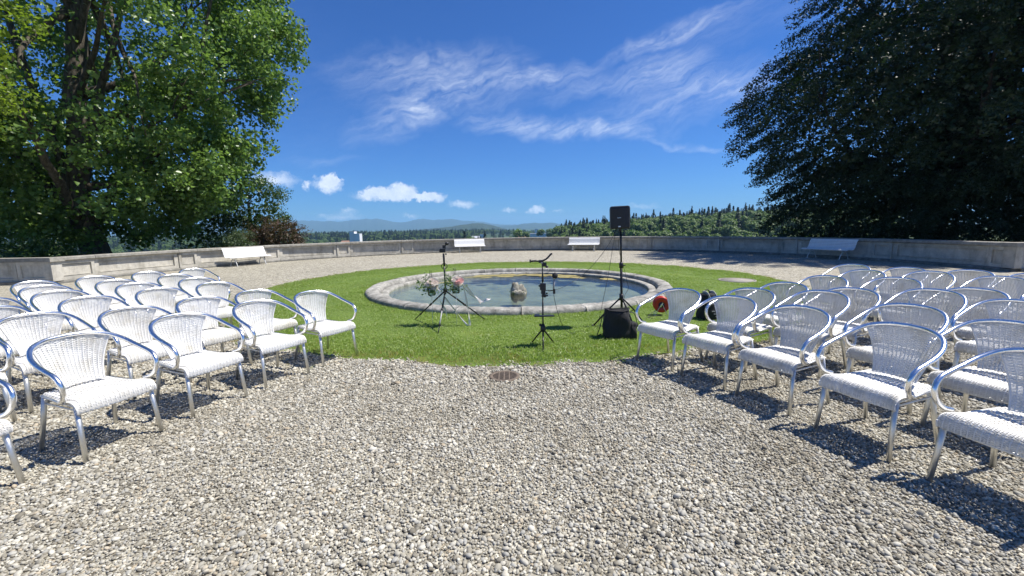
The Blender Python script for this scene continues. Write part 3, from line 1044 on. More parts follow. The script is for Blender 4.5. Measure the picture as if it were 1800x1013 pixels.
def ridge(name, dist, crest, depth, base=-45, wob=0, seed=0):
    """a range of hills: crest = [(x, z)] at distance dist, with real front and back slopes"""
    cx = np.array([c[0] for c in crest], float); cz = np.array([c[1] for c in crest], float)
    n = 220
    xs = np.linspace(cx[0], cx[-1], n)
    zs = np.interp(xs, cx, cz)
    k = np.ones(7) / 7
    zs = np.convolve(np.pad(zs, 3, 'edge'), k, 'valid')
    zs += wob * (vnoise(xs, xs * 0, dist / 90, seed) - .5) + wob * .5 * (vnoise(xs, xs * 0, dist / 260, seed + 1) - .5)
    rows = np.linspace(-1, 1, 13)
    V = []
    for t in rows:
        h = base + (zs - base) * (1 - abs(t) ** 1.3) * (1 if t == 0 else (.93 + .14 * vnoise(xs, xs * 0 + t * 900, dist / 40, seed + 5)))
        V.append(np.stack([xs * (1 + t * depth / dist), np.full(n, dist + t * depth), h], 1))
    V = np.concatenate(V)
    i, j = np.meshgrid(np.arange(12), np.arange(n - 1), indexing='ij')
    F = np.stack([i * n + j, i * n + j + 1, (i + 1) * n + j + 1, (i + 1) * n + j], -1).reshape(-1, 4)
    return tag(link(name, np_mesh(name, V, F, M['mountain'], True)), kind='structure')


# (x, z) crests worked out for ranges 9, 6.5 and 2.8 km away
ridge('mountain_range', 9000, [(-7000, 120), (-5600, 190), (-4420, 200), (-4260, 196), (-3770, 170), (-3460, 164), (-3140, 206), (-2700, 202), (-2420, 138), (-2220, 116), (-2060, 170), (-1790, 188), (-1550, 158), (-1300, 186), (-1100, 150), (-700, 120), (-300, 60), (200, 20)], 1500, wob=20, seed=1)
ridge('distant_hills', 6500, [(-700, -20), (-180, 0), (0, 14), (280, 46), (580, 44), (760, 24), (1000, -10), (1600, -30), (3000, -10), (6000, 60)], 900, wob=10, seed=2)
ridge('wooded_ridge', 3000, [(-1000, -34), (-740, -16), (-540, -2), (-400, 8), (-280, 24), (-210, 25), (-130, 14), (-60, -10), (40, -30), (200, -40)], 500, wob=5, seed=3)


# ------------------------------------------------------------------ trees
def tree_skeleton(mb, p0, p1, r0, r1, bend=.1, n=7, seed=0, seg=9):
    r_ = random.Random(seed)
    p0, p1 = Vector(p0), Vector(p1)
    d = (p1 - p0)
    pts = []
    o = Vector((r_.uniform(-1, 1), r_.uniform(-1, 1), r_.uniform(-.3, .6))) * d.length * bend
    for i in range(n + 1):
        t = i / n
        pts.append(p0 + d * t + o * math.sin(math.pi * t) + Vector((r_.uniform(-1, 1), r_.uniform(-1, 1), r_.uniform(-1, 1))) * d.length * .012)
    rs = [r0 + (r1 - r0) * (i / n) ** .8 for i in range(n + 1)]
    mb.tube(pts, rs, seg)
    return pts


def crown_points(ells, ncl, inner=.45, seed=1, power=2.0):
    """cluster centres inside a union of ellipsoids, biased to the outside"""
    r_ = np.random.default_rng(seed)
    vol = np.array([e[1][0] * e[1][1] * e[1][2] * (e[2] if len(e) > 2 else 1) for e in ells]); vol = vol / vol.sum()
    out = []
    for k, e in enumerate(ells):
        n = max(2, int(ncl * vol[k]))
        d = r_.normal(size=(n, 3)); d /= np.linalg.norm(d, axis=1, keepdims=True)
        rr = inner + (1 - inner) * r_.random((n, 1)) ** (1 / power)
        out.append(np.array(e[0]) + d * rr * np.array(e[1]))
    return np.concatenate(out)


def make_tree(name, label, base, trunk_top, tr, ells, ncl, per, clr, leaf, mat, bark, seed=1, inner=.45, flat=.6, nlimb=16, up=.9, droop=None, filler=0, aspect=.62, fsize=2.2, fcore=.78, group=None, gap=None, minz=None):
    root = empty(name, base)
    tag(root, label, 'tree' if 'shrub' not in name and 'bush' not in name else 'shrub', group)
    b = np.array(base, float)
    C = crown_points(ells, ncl, inner, seed)
    if minz is not None: C = C[C[:, 2] > minz]
    if gap is not None:                                      # a window in the foliage in front of the stem
        (gx, gy), gw, (z0, z1) = gap
        far = math.hypot(gx, gy)
        side = np.abs(C[:, 0] * gy - C[:, 1] * gx) / far
        C = C[~((side < gw) & (C[:, 2] > z0) & (C[:, 2] < z1) & (np.hypot(C[:, 0], C[:, 1]) < far) & (rng.random(len(C)) < .8))]
    r_ = np.random.default_rng(seed + 50)
    mb = MB()
    tt = Vector(trunk_top) - Vector(base)
    tp = tree_skeleton(mb, (0, 0, -.3), tt, tr, tr * .45, .04, 9, seed, 12)
    mb.build('trunk', bark, root)
    order = r_.permutation(len(C))[:nlimb]
    for q, ci in enumerate(order):
        c = Vector((C[ci] - b).tolist())
        t = tp[min(len(tp) - 1, 2 + q % (len(tp) - 2))]
        lm = MB()
        e = t + (c - t) * .92
        lp = tree_skeleton(lm, t, e, tr * r_.uniform(.22, .42), tr * .05, .13, 8, seed * 31 + q, 7)
        for w in range(3):
            s = lp[r_.integers(3, 8)]
            tree_skeleton(lm, s, s + (e - t) * .15 + Vector(r_.normal(0, .07, 3).tolist()) * (e - t).length, tr * .10, tr * .02, .12, 5, seed * 77 + q * 5 + w, 5)
        lm.build('limb', bark, root)
    n = len(C) * per
    cc = np.repeat(C, per, 0)
    cr = np.repeat(r_.uniform(.6, 1.25, len(C)) * clr, per)[:, None]
    d = r_.normal(size=(n, 3)); d /= np.linalg.norm(d, axis=1, keepdims=True)
    off = d * cr * r_.random((n, 1)) ** .45
    off[:, 2] *= flat
    if droop is not None:                                    # sprays: clusters stretched outward and down
        ctr = np.array(droop[0]); od = cc - ctr; od[:, 2] = 0
        od /= np.linalg.norm(od, axis=1, keepdims=True) + 1e-6
        t = r_.random((n, 1)) ** .8
        off = off * droop[2] + (od * .85 + np.array([0, 0, -1]) * droop[3]) * t * droop[1]
    P = cc + off - b
    nr = r_.normal(size=(n, 3)) * .75 + np.array([0, 0, up]) + d * .45
    sz = leaf * r_.uniform(.6, 1.3, n)
    cr_o = link('crown', leaf_mesh('crown', P, nr, sz, mat, aspect), root)
    cr_o['kind'] = 'stuff'
    if filler:
        E = crown_points([(e[0], tuple(x * fcore for x in e[1])) + tuple(e[2:]) for e in ells], filler, .0, seed + 9, 3.0)
        if minz is not None: E = E[E[:, 2] > minz]
        f = link('inner_foliage', leaf_mesh('inner_foliage', E - b, r_.normal(size=(len(E), 3)), leaf * fsize * r_.uniform(.6, 1.3, len(E)), mat, .8), root)
        f['kind'] = 'stuff'
    return root


make_tree('broadleaf_tree', 'huge sunlit broad-leaved tree behind the parapet left of the lawn', (-19.6, 20.2, -1.5), (-18.6, 21.0, 15), .62,
          [((-19.7, 21, 11.5), (9.0, 7.5, 10.5)), ((-18.6, 20, 5.0), (6.2, 4.6, 4.0), 1.5), ((-13.0, 23.3, 11.8), (2.0, 2.2, 4.4), 1.6), ((-11.2, 23.0, 13.2), (1.0, 1.0, 3.0), 2.0),
           ((-10.5, 23, 10.6), (.7, .6, .7), 4), ((-12.6, 23.2, 7.5), (1.4, 1.3, .9), 3), ((-25, 18.5, 4.5), (5, 3, 4.0), 1.1)],
          1050, 150, .78, .175, M['leaf_big'], M['bark'], 4, .62, .85, 26, .25, filler=8000, aspect=.9, fsize=1.25, fcore=.74, minz=.3,
          gap=((-19.4, 20.0), 1.7, (3.4, 9.5)))
make_tree('yellow_green_tree', 'bright yellow-green tree overhanging from the left edge', (-17.2, 10.2, 0), (-16.4, 10.0, 7), .22,
          [((-15.0, 10.4, 8.2), (4.0, 2.6, 4.6)), ((-13.5, 10.2, 6.2), (2.6, 1.8, 2.4))], 230, 85, .75, .12, M['leaf_yellow'], M['bark'], 6, .4, .65, 10, .6, filler=1200)
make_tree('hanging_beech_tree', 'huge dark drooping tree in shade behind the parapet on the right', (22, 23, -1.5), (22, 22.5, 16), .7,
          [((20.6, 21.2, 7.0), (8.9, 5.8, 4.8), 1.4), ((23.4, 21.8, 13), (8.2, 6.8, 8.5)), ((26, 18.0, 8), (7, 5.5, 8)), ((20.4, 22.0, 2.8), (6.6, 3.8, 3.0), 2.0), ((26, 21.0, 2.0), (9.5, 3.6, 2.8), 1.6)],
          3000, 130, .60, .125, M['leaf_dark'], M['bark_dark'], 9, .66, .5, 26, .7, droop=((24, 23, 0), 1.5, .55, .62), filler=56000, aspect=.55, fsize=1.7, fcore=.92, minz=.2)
make_tree('green_tree', 'smaller green tree beside the copper shrub behind the parapet', (-16.4, 26.5, -2.5), (-15.9, 26.5, 3.4), .16,
          [((-16.2, 26.5, 3.2), (2.6, 2.2, 2.6)), ((-14.9, 26.5, 2.0), (1.6, 1.4, 1.6)), ((-18.5, 26, 2.2), (2.6, 2, 2.4))], 190, 80, .6, .11, M['leaf_mid'], M['bark'], 12, .4, .7, 8, .6, filler=1500)
make_tree('copper_shrub', 'reddish brown copper-leaved shrub behind the parapet', (-13.6, 25.0, -2.0), (-13.6, 25, 1.2), .09,
          [((-13.4, 25.0, 1.2), (1.55, 1.3, 1.25)), ((-14.6, 25.0, .9), (1.3, 1.2, 1.1))], 150, 60, .38, .085, M['leaf_brown'], M['bark_dark'], 15, .4, .8, 8, .5, filler=900)
make_tree('grey_green_shrub', 'grey-green shrub left of the copper shrub behind the parapet', (-14.9, 23.2, -2.0), (-14.9, 23.2, .8), .07,
          [((-14.8, 23.2, .7), (1.1, .9, 1.0))], 60, 55, .34, .08, M['leaf_grey'], M['bark_dark'], 17, .4, .8, 6, .5, filler=300)
make_tree('young_shrub', 'leafy green shrub peeping over the parapet by its left corner', (-18.0, 16.4, -1.5), (-18.0, 16.4, .6), .06,
          [((-18.2, 16.6, .7), (1.7, 1.0, .65))], 60, 50, .4, .12, M['leaf_mid'], M['bark'], 19, .4, .8, 6, .7, filler=250)


# ---- far woods
def wood_proto(name, kind, seed, n=520):
    r_ = np.random.default_rng(seed)
    if kind == 'decid':
        cl = r_.normal(size=(16, 3)); cl /= np.linalg.norm(cl, axis=1, keepdims=True)
        cl = cl * np.array([3.1, 3.1, 3.9]) * r_.uniform(.6, 1, (16, 1)) + np.array([0, 0, 10.5])
        k = r_.integers(0, 16, n)
        d = r_.normal(size=(n, 3)); d /= np.linalg.norm(d, axis=1, keepdims=True)
        P = cl[k] + d * 2.0 * r_.random((n, 1)) ** .4
        nr = d + np.array([0, 0, .6])
        return P, nr, r_.uniform(.7, 1.5, n)
    t = r_.random(n) ** .75
    zz = 3 + (1 - t) * 17
    rad = t * 3.9 * (.35 + .65 * ((zz * .55) % 1))
    a = r_.uniform(0, 6.28, n)
    P = np.stack([rad * np.cos(a), rad * np.sin(a), zz], 1)
    nr = np.stack([np.cos(a) * .6, np.sin(a) * .6, np.full(n, 1.0)], 1)
    return P, nr, r_.uniform(.8, 1.5, n)


def build_woods():
    dec = []; con = []
    for s in range(5):
        P, nr, sz = wood_proto('d', 'decid', 100 + s); dec.append(leaf_mesh('woodland_crown', P, nr, sz * 1.1, M['forest'], .9))
    for s in range(3):
        P, nr, sz = wood_proto('c', 'conif', 200 + s, 420); con.append(leaf_mesh('conifer_crown', P, nr, sz * 1.2, M['forest_dark'], .7))
    trunk = MB().tube([(0, 0, -1), (0, 0, 5), (.1, 0, 12)], [.45, .35, .12], 6).mesh('woodland_trunk', M['bark_dark'])
    # the front row of the wood on the hill, one by one
    r_ = random.Random(3)
    k = 0
    for row, (dist, n) in enumerate(((258, 24), (288, 24))):
        for i in range(n):
            az = 6.5 + (36 - 6.5) * (i + .5 * row + r_.uniform(-.25, .25)) / n
            d = dist + r_.uniform(-9, 9) + (18 if az < 10 else 0)
            X, Y = d * math.sin(R(az)), d * math.cos(R(az))
            z = float(terrain_z(np.array(X), np.array(Y)))
            t = empty('woodland_tree', (X, Y, z), r_.uniform(0, 6.28))
            s = r_.uniform(.8, 1.15); t.scale = (s * r_.uniform(.95, 1.2), s * r_.uniform(.95, 1.2), s)
            tag(t, 'round-crowned leafy tree in the front ranks of the wooded hill', 'tree', 'trees along the front of the wooded hill')
            link('trunk', trunk, t); c = link('crown', dec[k % 5], t); c['kind'] = 'stuff'
            k += 1
    # the rest of the wooded hill and the woods on the plain
    N1 = 1500
    az = rng.uniform(5.8, 42, N1); d = np.sqrt(rng.uniform(305 ** 2, 640 ** 2, N1))
    X = d * np.sin(np.radians(az)); Y = d * np.cos(np.radians(az))
    idx = np.where(rng.random(N1) < np.clip((d - 400) / 130, .06, .8), rng.integers(5, 8, N1), rng.integers(0, 5, N1))
    S = rng.uniform(.75, 1.1, N1)
    # dark group of conifers at the left end of the hill
    az2 = rng.uniform(6.2, 10.5, 40); d2 = rng.uniform(300, 360, 40)
    X = np.concatenate([X, d2 * np.sin(np.radians(az2))]); Y = np.concatenate([Y, d2 * np.cos(np.radians(az2))])
    idx = np.concatenate([idx, rng.integers(5, 8, 40)]); S = np.concatenate([np.where(idx[:N1] >= 5, S * rng.uniform(.7, 1.1, N1), S), rng.uniform(.55, .95, 40)])
    Z = terrain_z(X, Y); n = len(X)
    o = scatter('hill_wood', np.stack([X, Y, Z], 1), np.stack([np.zeros(n), np.zeros(n), rng.uniform(0, 6.28, n)], 1), np.stack([S * 1.1, S * 1.1, S], 1), idx, dec + con)
    tag(o, 'dense mixed wood covering the hill on the right', 'wood', kind='stuff')
    N2 = 5200
    az = rng.uniform(-50, 5.5, N2); d = np.sqrt(rng.uniform(330 ** 2, 1750 ** 2, N2))
    X = d * np.sin(np.radians(az)); Y = d * np.cos(np.radians(az))
    keep = (vnoise(X, Y, 120, 21) > .30) | (d > 900)
    keep &= ~((az > -4) & (az < 5.6) & (d < 1450) & (rng.random(N2) < .93))
    keep &= ~((np.abs(az + 20.2) < 1.8) & (d < 760))
    X, Y, d = X[keep], Y[keep], d[keep]; n = len(X)
    idx = np.where(rng.random(n) < .45, rng.integers(5, 8, n), rng.integers(0, 5, n))
    S = rng.uniform(.7, 1.15, n)
    o = scatter('plain_wood', np.stack([X, Y, terrain_z(X, Y)], 1), np.stack([np.zeros(n), np.zeros(n), rng.uniform(0, 6.28, n)], 1), np.stack([S * 1.3, S * 1.3, S], 1), idx, dec + con)
    tag(o, 'far woods on the plain behind the parapet', 'wood', kind='stuff')
    # a bright young tree near the town
    t = empty('lime_tree', (8.4, 520, float(terrain_z(np.array(8.4), np.array(520.)))))
    tag(t, 'small bright lime-green tree in the town behind the middle of the parapet', 'tree')
    P, nr, sz = wood_proto('d', 'decid', 333)
    t.scale = (1.5, 1.5, 1.45)
    link('trunk', trunk, t); c = link('crown', leaf_mesh('crown', P, nr, sz, M['leaf_yellow'], .9), t); c['kind'] = 'stuff'


build_woods()


# ---- far buildings
def building(name, label, x, y, z, blocks, mat, roof='flat', roofmat=None):
    """blocks: (dx, w, depth, height)"""
    t = empty(name, (x, y, z))
    tag(t, label, 'building')
    for (dx, w, dp, hh) in blocks:
        b = MB().box((dx, 0, hh / 2), (w, dp, hh)).build('wall', mat, t)
        if roof == 'flat':
            MB().box((dx, 0, hh + .25), (w + .4, dp + .4, .5)).build('roof', roofmat or M['roof_grey'], t)
        else:
            rm = MB().add([(dx - w / 2 - .4, -dp / 2 - .5, hh), (dx + w / 2 + .4, -dp / 2 - .5, hh), (dx + w / 2 + .4, dp / 2 + .5, hh), (dx - w / 2 - .4, dp / 2 + .5, hh), (dx - w / 2 - .4, 0, hh + dp * .35), (dx + w / 2 + .4, 0, hh + dp * .35)],
                          [(0, 1, 5, 4), (2, 3, 4, 5), (0, 4, 3), (1, 2, 5), (0, 3, 2, 1)])
            rm.build('roof', roofmat or M['roof'], t)
        nf = max(1, int(hh / 5)) if roof != 'flat' else 0; nw = max(1, int(w / 5))
        wm = MB().box((0, 0, 0), (1.3, .12, 1.5)).mesh('window', M['window'])
        for f in range(nf):
            for q in range(nw):
                link('window', wm, b, loc=(dx + (q + .5) * w / nw - w / 2, -dp / 2 - .02, 1.8 + f * hh / nf))


zt = lambda x, y: float(terrain_z(np.array(float(x)), np.array(float(y))))
building('tower_block', 'white two-part tower block among the far woods on the left', -250, 690, -30, [(-3.2, 7.5, 12, 27.5), (4.5, 9, 12, 24.0)], M['bldg'])
building('gabled_house', 'beige gabled house beside the white tower block', -270, 700, -30, [(0, 12, 9, 10)], M['bldg2'], 'gable')
building('factory_hall', 'long low white hall in the town behind the middle of the parapet', 40, 640, -30, [(0, 24, 16, 20)], M['bldg'])
building('white_silo', 'slim white silo rising beside the low hall in the town', 41, 700, -30, [(0, 5, 5, 26)], M['bldg'])
building('pale_block', 'pale apartment block right of the white silo in the town', 62, 900, -32, [(0, 14, 12, 22)], M['bldg'])
building('white_house', 'tiny white building left of the lime-green tree', -44, 660, -30, [(0, 7, 8, 20)], M['bldg'])
building('small_house', 'small house with grey roof left of the tiny white building', -56, 690, -30, [(0, 14, 9, 14)], M['bldg2'], 'gable', M['roof_grey'])
building('red_roofed_house', 'house with red tiled roof right of the lime-green tree', 17, 640, -30, [(0, 14, 9, 14)], M['bldg'], 'gable')


# ------------------------------------------------------------------ wicker armchairs
def woven(surf, nrib, nrow, samp, width=.80, amp=.0045):
    """strands woven over ribs on surf(u, v) -> (point, normal); u across, v along"""
    mb = MB()
    nu = nrib * samp
    for r in range(nrow):
        vc = (r + .5) / nrow
        hw = width / nrow / 2
        vs = []; fs = []
        for i in range(nu + 1):
            u = i / nu
            ph = u * nrib * math.pi
            o = amp * math.cos(ph) * (1 if r % 2 else -1)
            for dv, lift in ((-hw, -.0012), (0, .0016), (hw, -.0012)):
                p, n = surf(u, vc + dv)
                vs.append(p + n * (o + lift))
        for i in range(nu):
            for k in range(2):
                a = i * 3 + k
                fs.append((a, a + 1, a + 4, a + 3))
        mb.add(vs, fs, True)
    for j in range(nrib + 1):                                    # the upright stakes
        u = j / nrib
        pts = []
        for q in range(25):
            p, n = surf(min(max(u, .004), .996), q / 24)
            pts.append(p)
        mb.tube(pts, .0042 if 0 < j < nrib else .0062, 5)
    return mb


LOOP = [(.115, .262, .428), (.185, .272, .452), (.232, .284, .510), (.236, .292, .578), (.190, .297, .632), (.110, .298, .660), (.0, .294, .694),
        (-.105, .276, .738), (-.195, .222, .785), (-.248, .120, .812), (-.262, 0, .820)]


def chair_proto():
    root = empty('wicker_armchair')
    half = catmull(LOOP, 6)
    loop = half + [Vector((p.x, -p.y, p.z)) for p in reversed(half[:-1])]
    MB().tube(loop, .0165, 10).build('arm_hoop', M['alu'], root)

    def top(u):                                                  # point on the hoop for backrest column u in 0..1
        y = (u * 2 - 1) * .232
        best = min((p for p in loop if p.x < -.08), key=lambda p: abs(p.y - y))
        q = sorted((p for p in loop if p.x < -.08), key=lambda p: abs(p.y - y))[:2]
        w = 0 if abs(q[0].y - q[1].y) < 1e-6 else (y - q[0].y) / (q[1].y - q[0].y)
        return q[0] + (q[1] - q[0]) * max(-.5, min(1.5, w))
    tops = [top(i / 40) for i in range(41)]

    def bsurf(u, v):
        v = max(0, min(1, v))
        k = min(39, int(u * 40)); f = u * 40 - k
        t = tops[k] + (tops[k + 1] - tops[k]) * f - Vector((0, 0, .006))
        yb = (u * 2 - 1) * .135
        b = Vector((-.185 + .10 * (yb / .2) ** 2, yb, .445))
        p = b + (t - b) * v
        p.y = b.y + (t.y - b.y) * (v ** 1.25)
        p.x -= .028 * math.sin(math.pi * v)
        n = Vector((1, -1.1 * p.y, .12)).normalized()
        return p, n
    woven(bsurf, 14, 44, 4).build('backrest', M['wicker'], root)

    prof = catmull([(-.225, .436), (-.12, .430), (.02, .428), (.13, .438), (.20, .447), (.242, .436), (.262, .405), (.266, .372), (.262, .352)][0:0] or
                   [(-.225, 0, .436), (-.12, 0, .430), (.02, 0, .428), (.13, 0, .438), (.20, 0, .447), (.242, 0, .436), (.262, 0, .405), (.266, 0, .372), (.262, 0, .352)], 5)

    def ssurf(u, v):
        s = max(0, min(.9999, v)) * (len(prof) - 1)
        k = int(s); p = prof[k] + (prof[k + 1] - prof[k]) * (s - k)
        tg = (prof[min(k + 1, len(prof) - 1)] - prof[max(k - 1, 0)]).normalized()
        w = .212 + .034 * min(1, max(0, (p.x + .22) / .44))
        y = (u * 2 - 1)
        drop = .020 * max(0, (abs(y) - .80) / .20) ** 2
        q = Vector((p.x, y * w, p.z - (drop if p.z > .40 else 0) - .006 * (1 - y * y)))
        n = Vector((-tg.z, 0, tg.x))
        return q, n
    woven(ssurf, 17, 50, 4, .88, .0035).build('seat', M['wicker'], root)
    # slim aluminium frame under the seat
    fr = MB()
    fr.tube([(.255, -.238, .356), (.258, 0, .350), (.255, .238, .356)], .009, 8)
    fr.tube([(-.215, -.205, .418), (-.22, 0, .416), (-.215, .205, .418)], .009, 8)
    for s in (-1, 1):
        fr.tube([(.235, s * .232, .40), (.0, s * .228, .412), (-.215, s * .205, .420)], .009, 8)
    fr.build('seat_frame', M['alu_leg'], root)
    for s in (-1, 1):
        MB().tube([(.222, s * .226, .405), (.245, s * .234, .20), (.268, s * .243, .006)], [.0185, .0175, .0165], 8, flat=.75).build('leg', M['alu_leg'], root)
        MB().tube([(-.200, s * .200, .425), (-.232, s * .214, .24), (-.285, s * .232, .006)], [.0185, .0175, .0165], 8, flat=.75).build('leg', M['alu_leg'], root)
        MB().tube([(.226, s * .229, .372), (-.205, s * .203, .362)], .0075, 7).build('stretcher', M['alu_leg'], root)
    return root


CH = chair_proto()
ORD = ['first', 'second', 'third', 'fourth', 'fifth', 'sixth']
LEFT = [  # rows counted from the aisle, chairs counted from the lawn: x, y, facing
    [(-2.33, 5.16, -31), (-2.64, 4.51, -28), (-2.93, 3.83, -23), (-3.18, 3.11, -18), (-3.50, 2.38, -14)],
    [(-3.16, 5.36, -29), (-3.49, 4.85, -27), (-3.78, 4.25, -25), (-4.50, 4.00, -24), (-4.62, 3.34, -22)],
    [(-4.33, 6.30, -29), (-4.72, 5.74, -28), (-5.02, 5.06, -27), (-5.45, 4.42, -26)],
    [(-5.12, 6.99, -29), (-5.60, 6.41, -28), (-6.01, 5.66, -27), (-6.3, 5.05, -26)],
    [(-5.98, 7.63, -30), (-6.38, 6.91, -28), (-6.90, 6.30, -27)],
    [(-6.50, 8.79, -30), (-7.00, 8.27, -29), (-7.38, 7.59, -28), (-7.72, 6.91, -27)]]


def rfix(x, y, a=207):
    return (x * .9625 + .27 * math.cos(R(a)), y * .9625 + .27 * math.sin(R(a)), a)


RIGHT = [
    [(1.815, 4.79, 212), (2.12, 4.24, 210), (2.41, 3.66, 204), (2.65, 2.95, 198), (2.86, 2.25, 196)],
    [rfix(2.96, 5.07, 209), rfix(3.60, 4.80, 208), rfix(3.78, 3.93, 206), rfix(3.89, 3.20, 202)],
    [rfix(3.66, 5.53, 208), rfix(4.07, 4.96, 207), rfix(4.84, 4.78, 206), rfix(4.95, 4.05, 204)],
    [rfix(4.64, 6.15, 208), rfix(5.37, 5.83, 207), rfix(5.34, 4.81, 206)],
    [rfix(5.73, 6.80, 208), rfix(6.46, 6.47, 206), rfix(6.73, 5.77, 206)],
    [rfix(6.26, 7.72, 208), rfix(6.64, 7.07, 207), rfix(7.15, 6.56, 206), rfix(7.5, 6.0, 205)]]
ROWW = ['front row', 'second row', 'third row', 'fourth row', 'fifth row', 'back row']
first = True
for side, rows in (('left', LEFT), ('right', RIGHT)):
    for ri, row in enumerate(rows):
        for ci, (x, y, a) in enumerate(row):
            if first:
                c = CH; first = False
            else:
                c = copy_tree(CH)
            c.location = (x, y, .012); c.rotation_euler = (0, 0, R(a + random.uniform(-1.5, 1.5)))
            tag(c, 'white wicker aluminium armchair, %s from the lawn in the %s %s of the aisle' % (ORD[ci], ROWW[ri], side), 'armchair', 'wicker armchairs in rows %s of the aisle' % side)


# ------------------------------------------------------------------ benches
def bench_proto():
    root = empty('slatted_bench')
    # local: x along the bench, -y to the front, z up
    prof = [(-.30, .40), (-.235, .425), (-.165, .418), (-.095, .405), (-.025, .400), (.045, .410), (.105, .445), (.145, .500), (.172, .560), (.196, .622), (.220, .684), (.248, .744), (.292, .795)]
    slat = None
    for i, (y, z) in enumerate(prof):
        a, b = prof[max(0, i - 1)], prof[min(len(prof) - 1, i + 1)]
        ang = math.atan2(b[1] - a[1], b[0] - a[0])
        if slat is None:
            bm = bmesh.new()
            bmesh.ops.create_cube(bm, size=1)
            for v in bm.verts: v.co = Vector((v.co.x * 1.92, v.co.y * .054, v.co.z * .024))
            bmesh.ops.bevel(bm, geom=bm.edges[:], offset=.005, segments=2, affect='EDGES')
            slat = bpy.data.meshes.new('slat'); bm.to_mesh(slat); bm.free(); slat.materials.append(M['white_paint'])
        link('slat', slat, root, loc=(0, y, z), rot=(ang, 0, 0))
    sup = [Vector((0, y - .016 * math.sin(math.atan2(1, 1)) * 0, z - .026)) for y, z in prof]
    for sx in (-.66, .66):
        m = MB()
        m.tube([(sx, p.y + .012, p.z) for p in sup], .014, 6)
        m.tube(catmull([(sx, -.30, .0), (sx, -.25, .14), (sx, -.14, .27), (sx, 0, .31), (sx, .12, .27), (sx, .20, .14), (sx, .26, 0)], 5), .019, 7)
        m.tube([(sx, -.10, .28), (sx, -.20, .385)], .014, 6); m.tube([(sx, .06, .29), (sx, .10, .40)], .014, 6)
        m.box((sx, -.31, .008), (.05, .09, .016)); m.box((sx, .27, .008), (.05, .09, .016))
        m.build('iron_leg', M['iron_white'], root)
    return root


BN = bench_proto()
BENCH = [(-12.86, 20.35, 'white slatted bench against the sunlit left part of the parapet'),
         (-2.62, 27.15, 'white slatted bench left of the middle of the parapet, behind the tripod'),
         (4.52, 26.75, 'white slatted bench right of the middle of the parapet, left of the speaker'),
         (13.0, 18.0, 'white slatted bench in the shade under the dark tree on the right')]
for i, (x, y, lb) in enumerate(BENCH):
    o = BN if i == 0 else copy_tree(BN)
    a = math.atan2(y - WC[1], x - WC[0])
    rr = WR - .62
    o.location = (WC[0] + rr * math.cos(a), WC[1] + rr * math.sin(a), .004)
    o.rotation_euler = (0, 0, a - math.pi / 2)
    tag(o, lb, 'bench', 'white benches along the parapet')


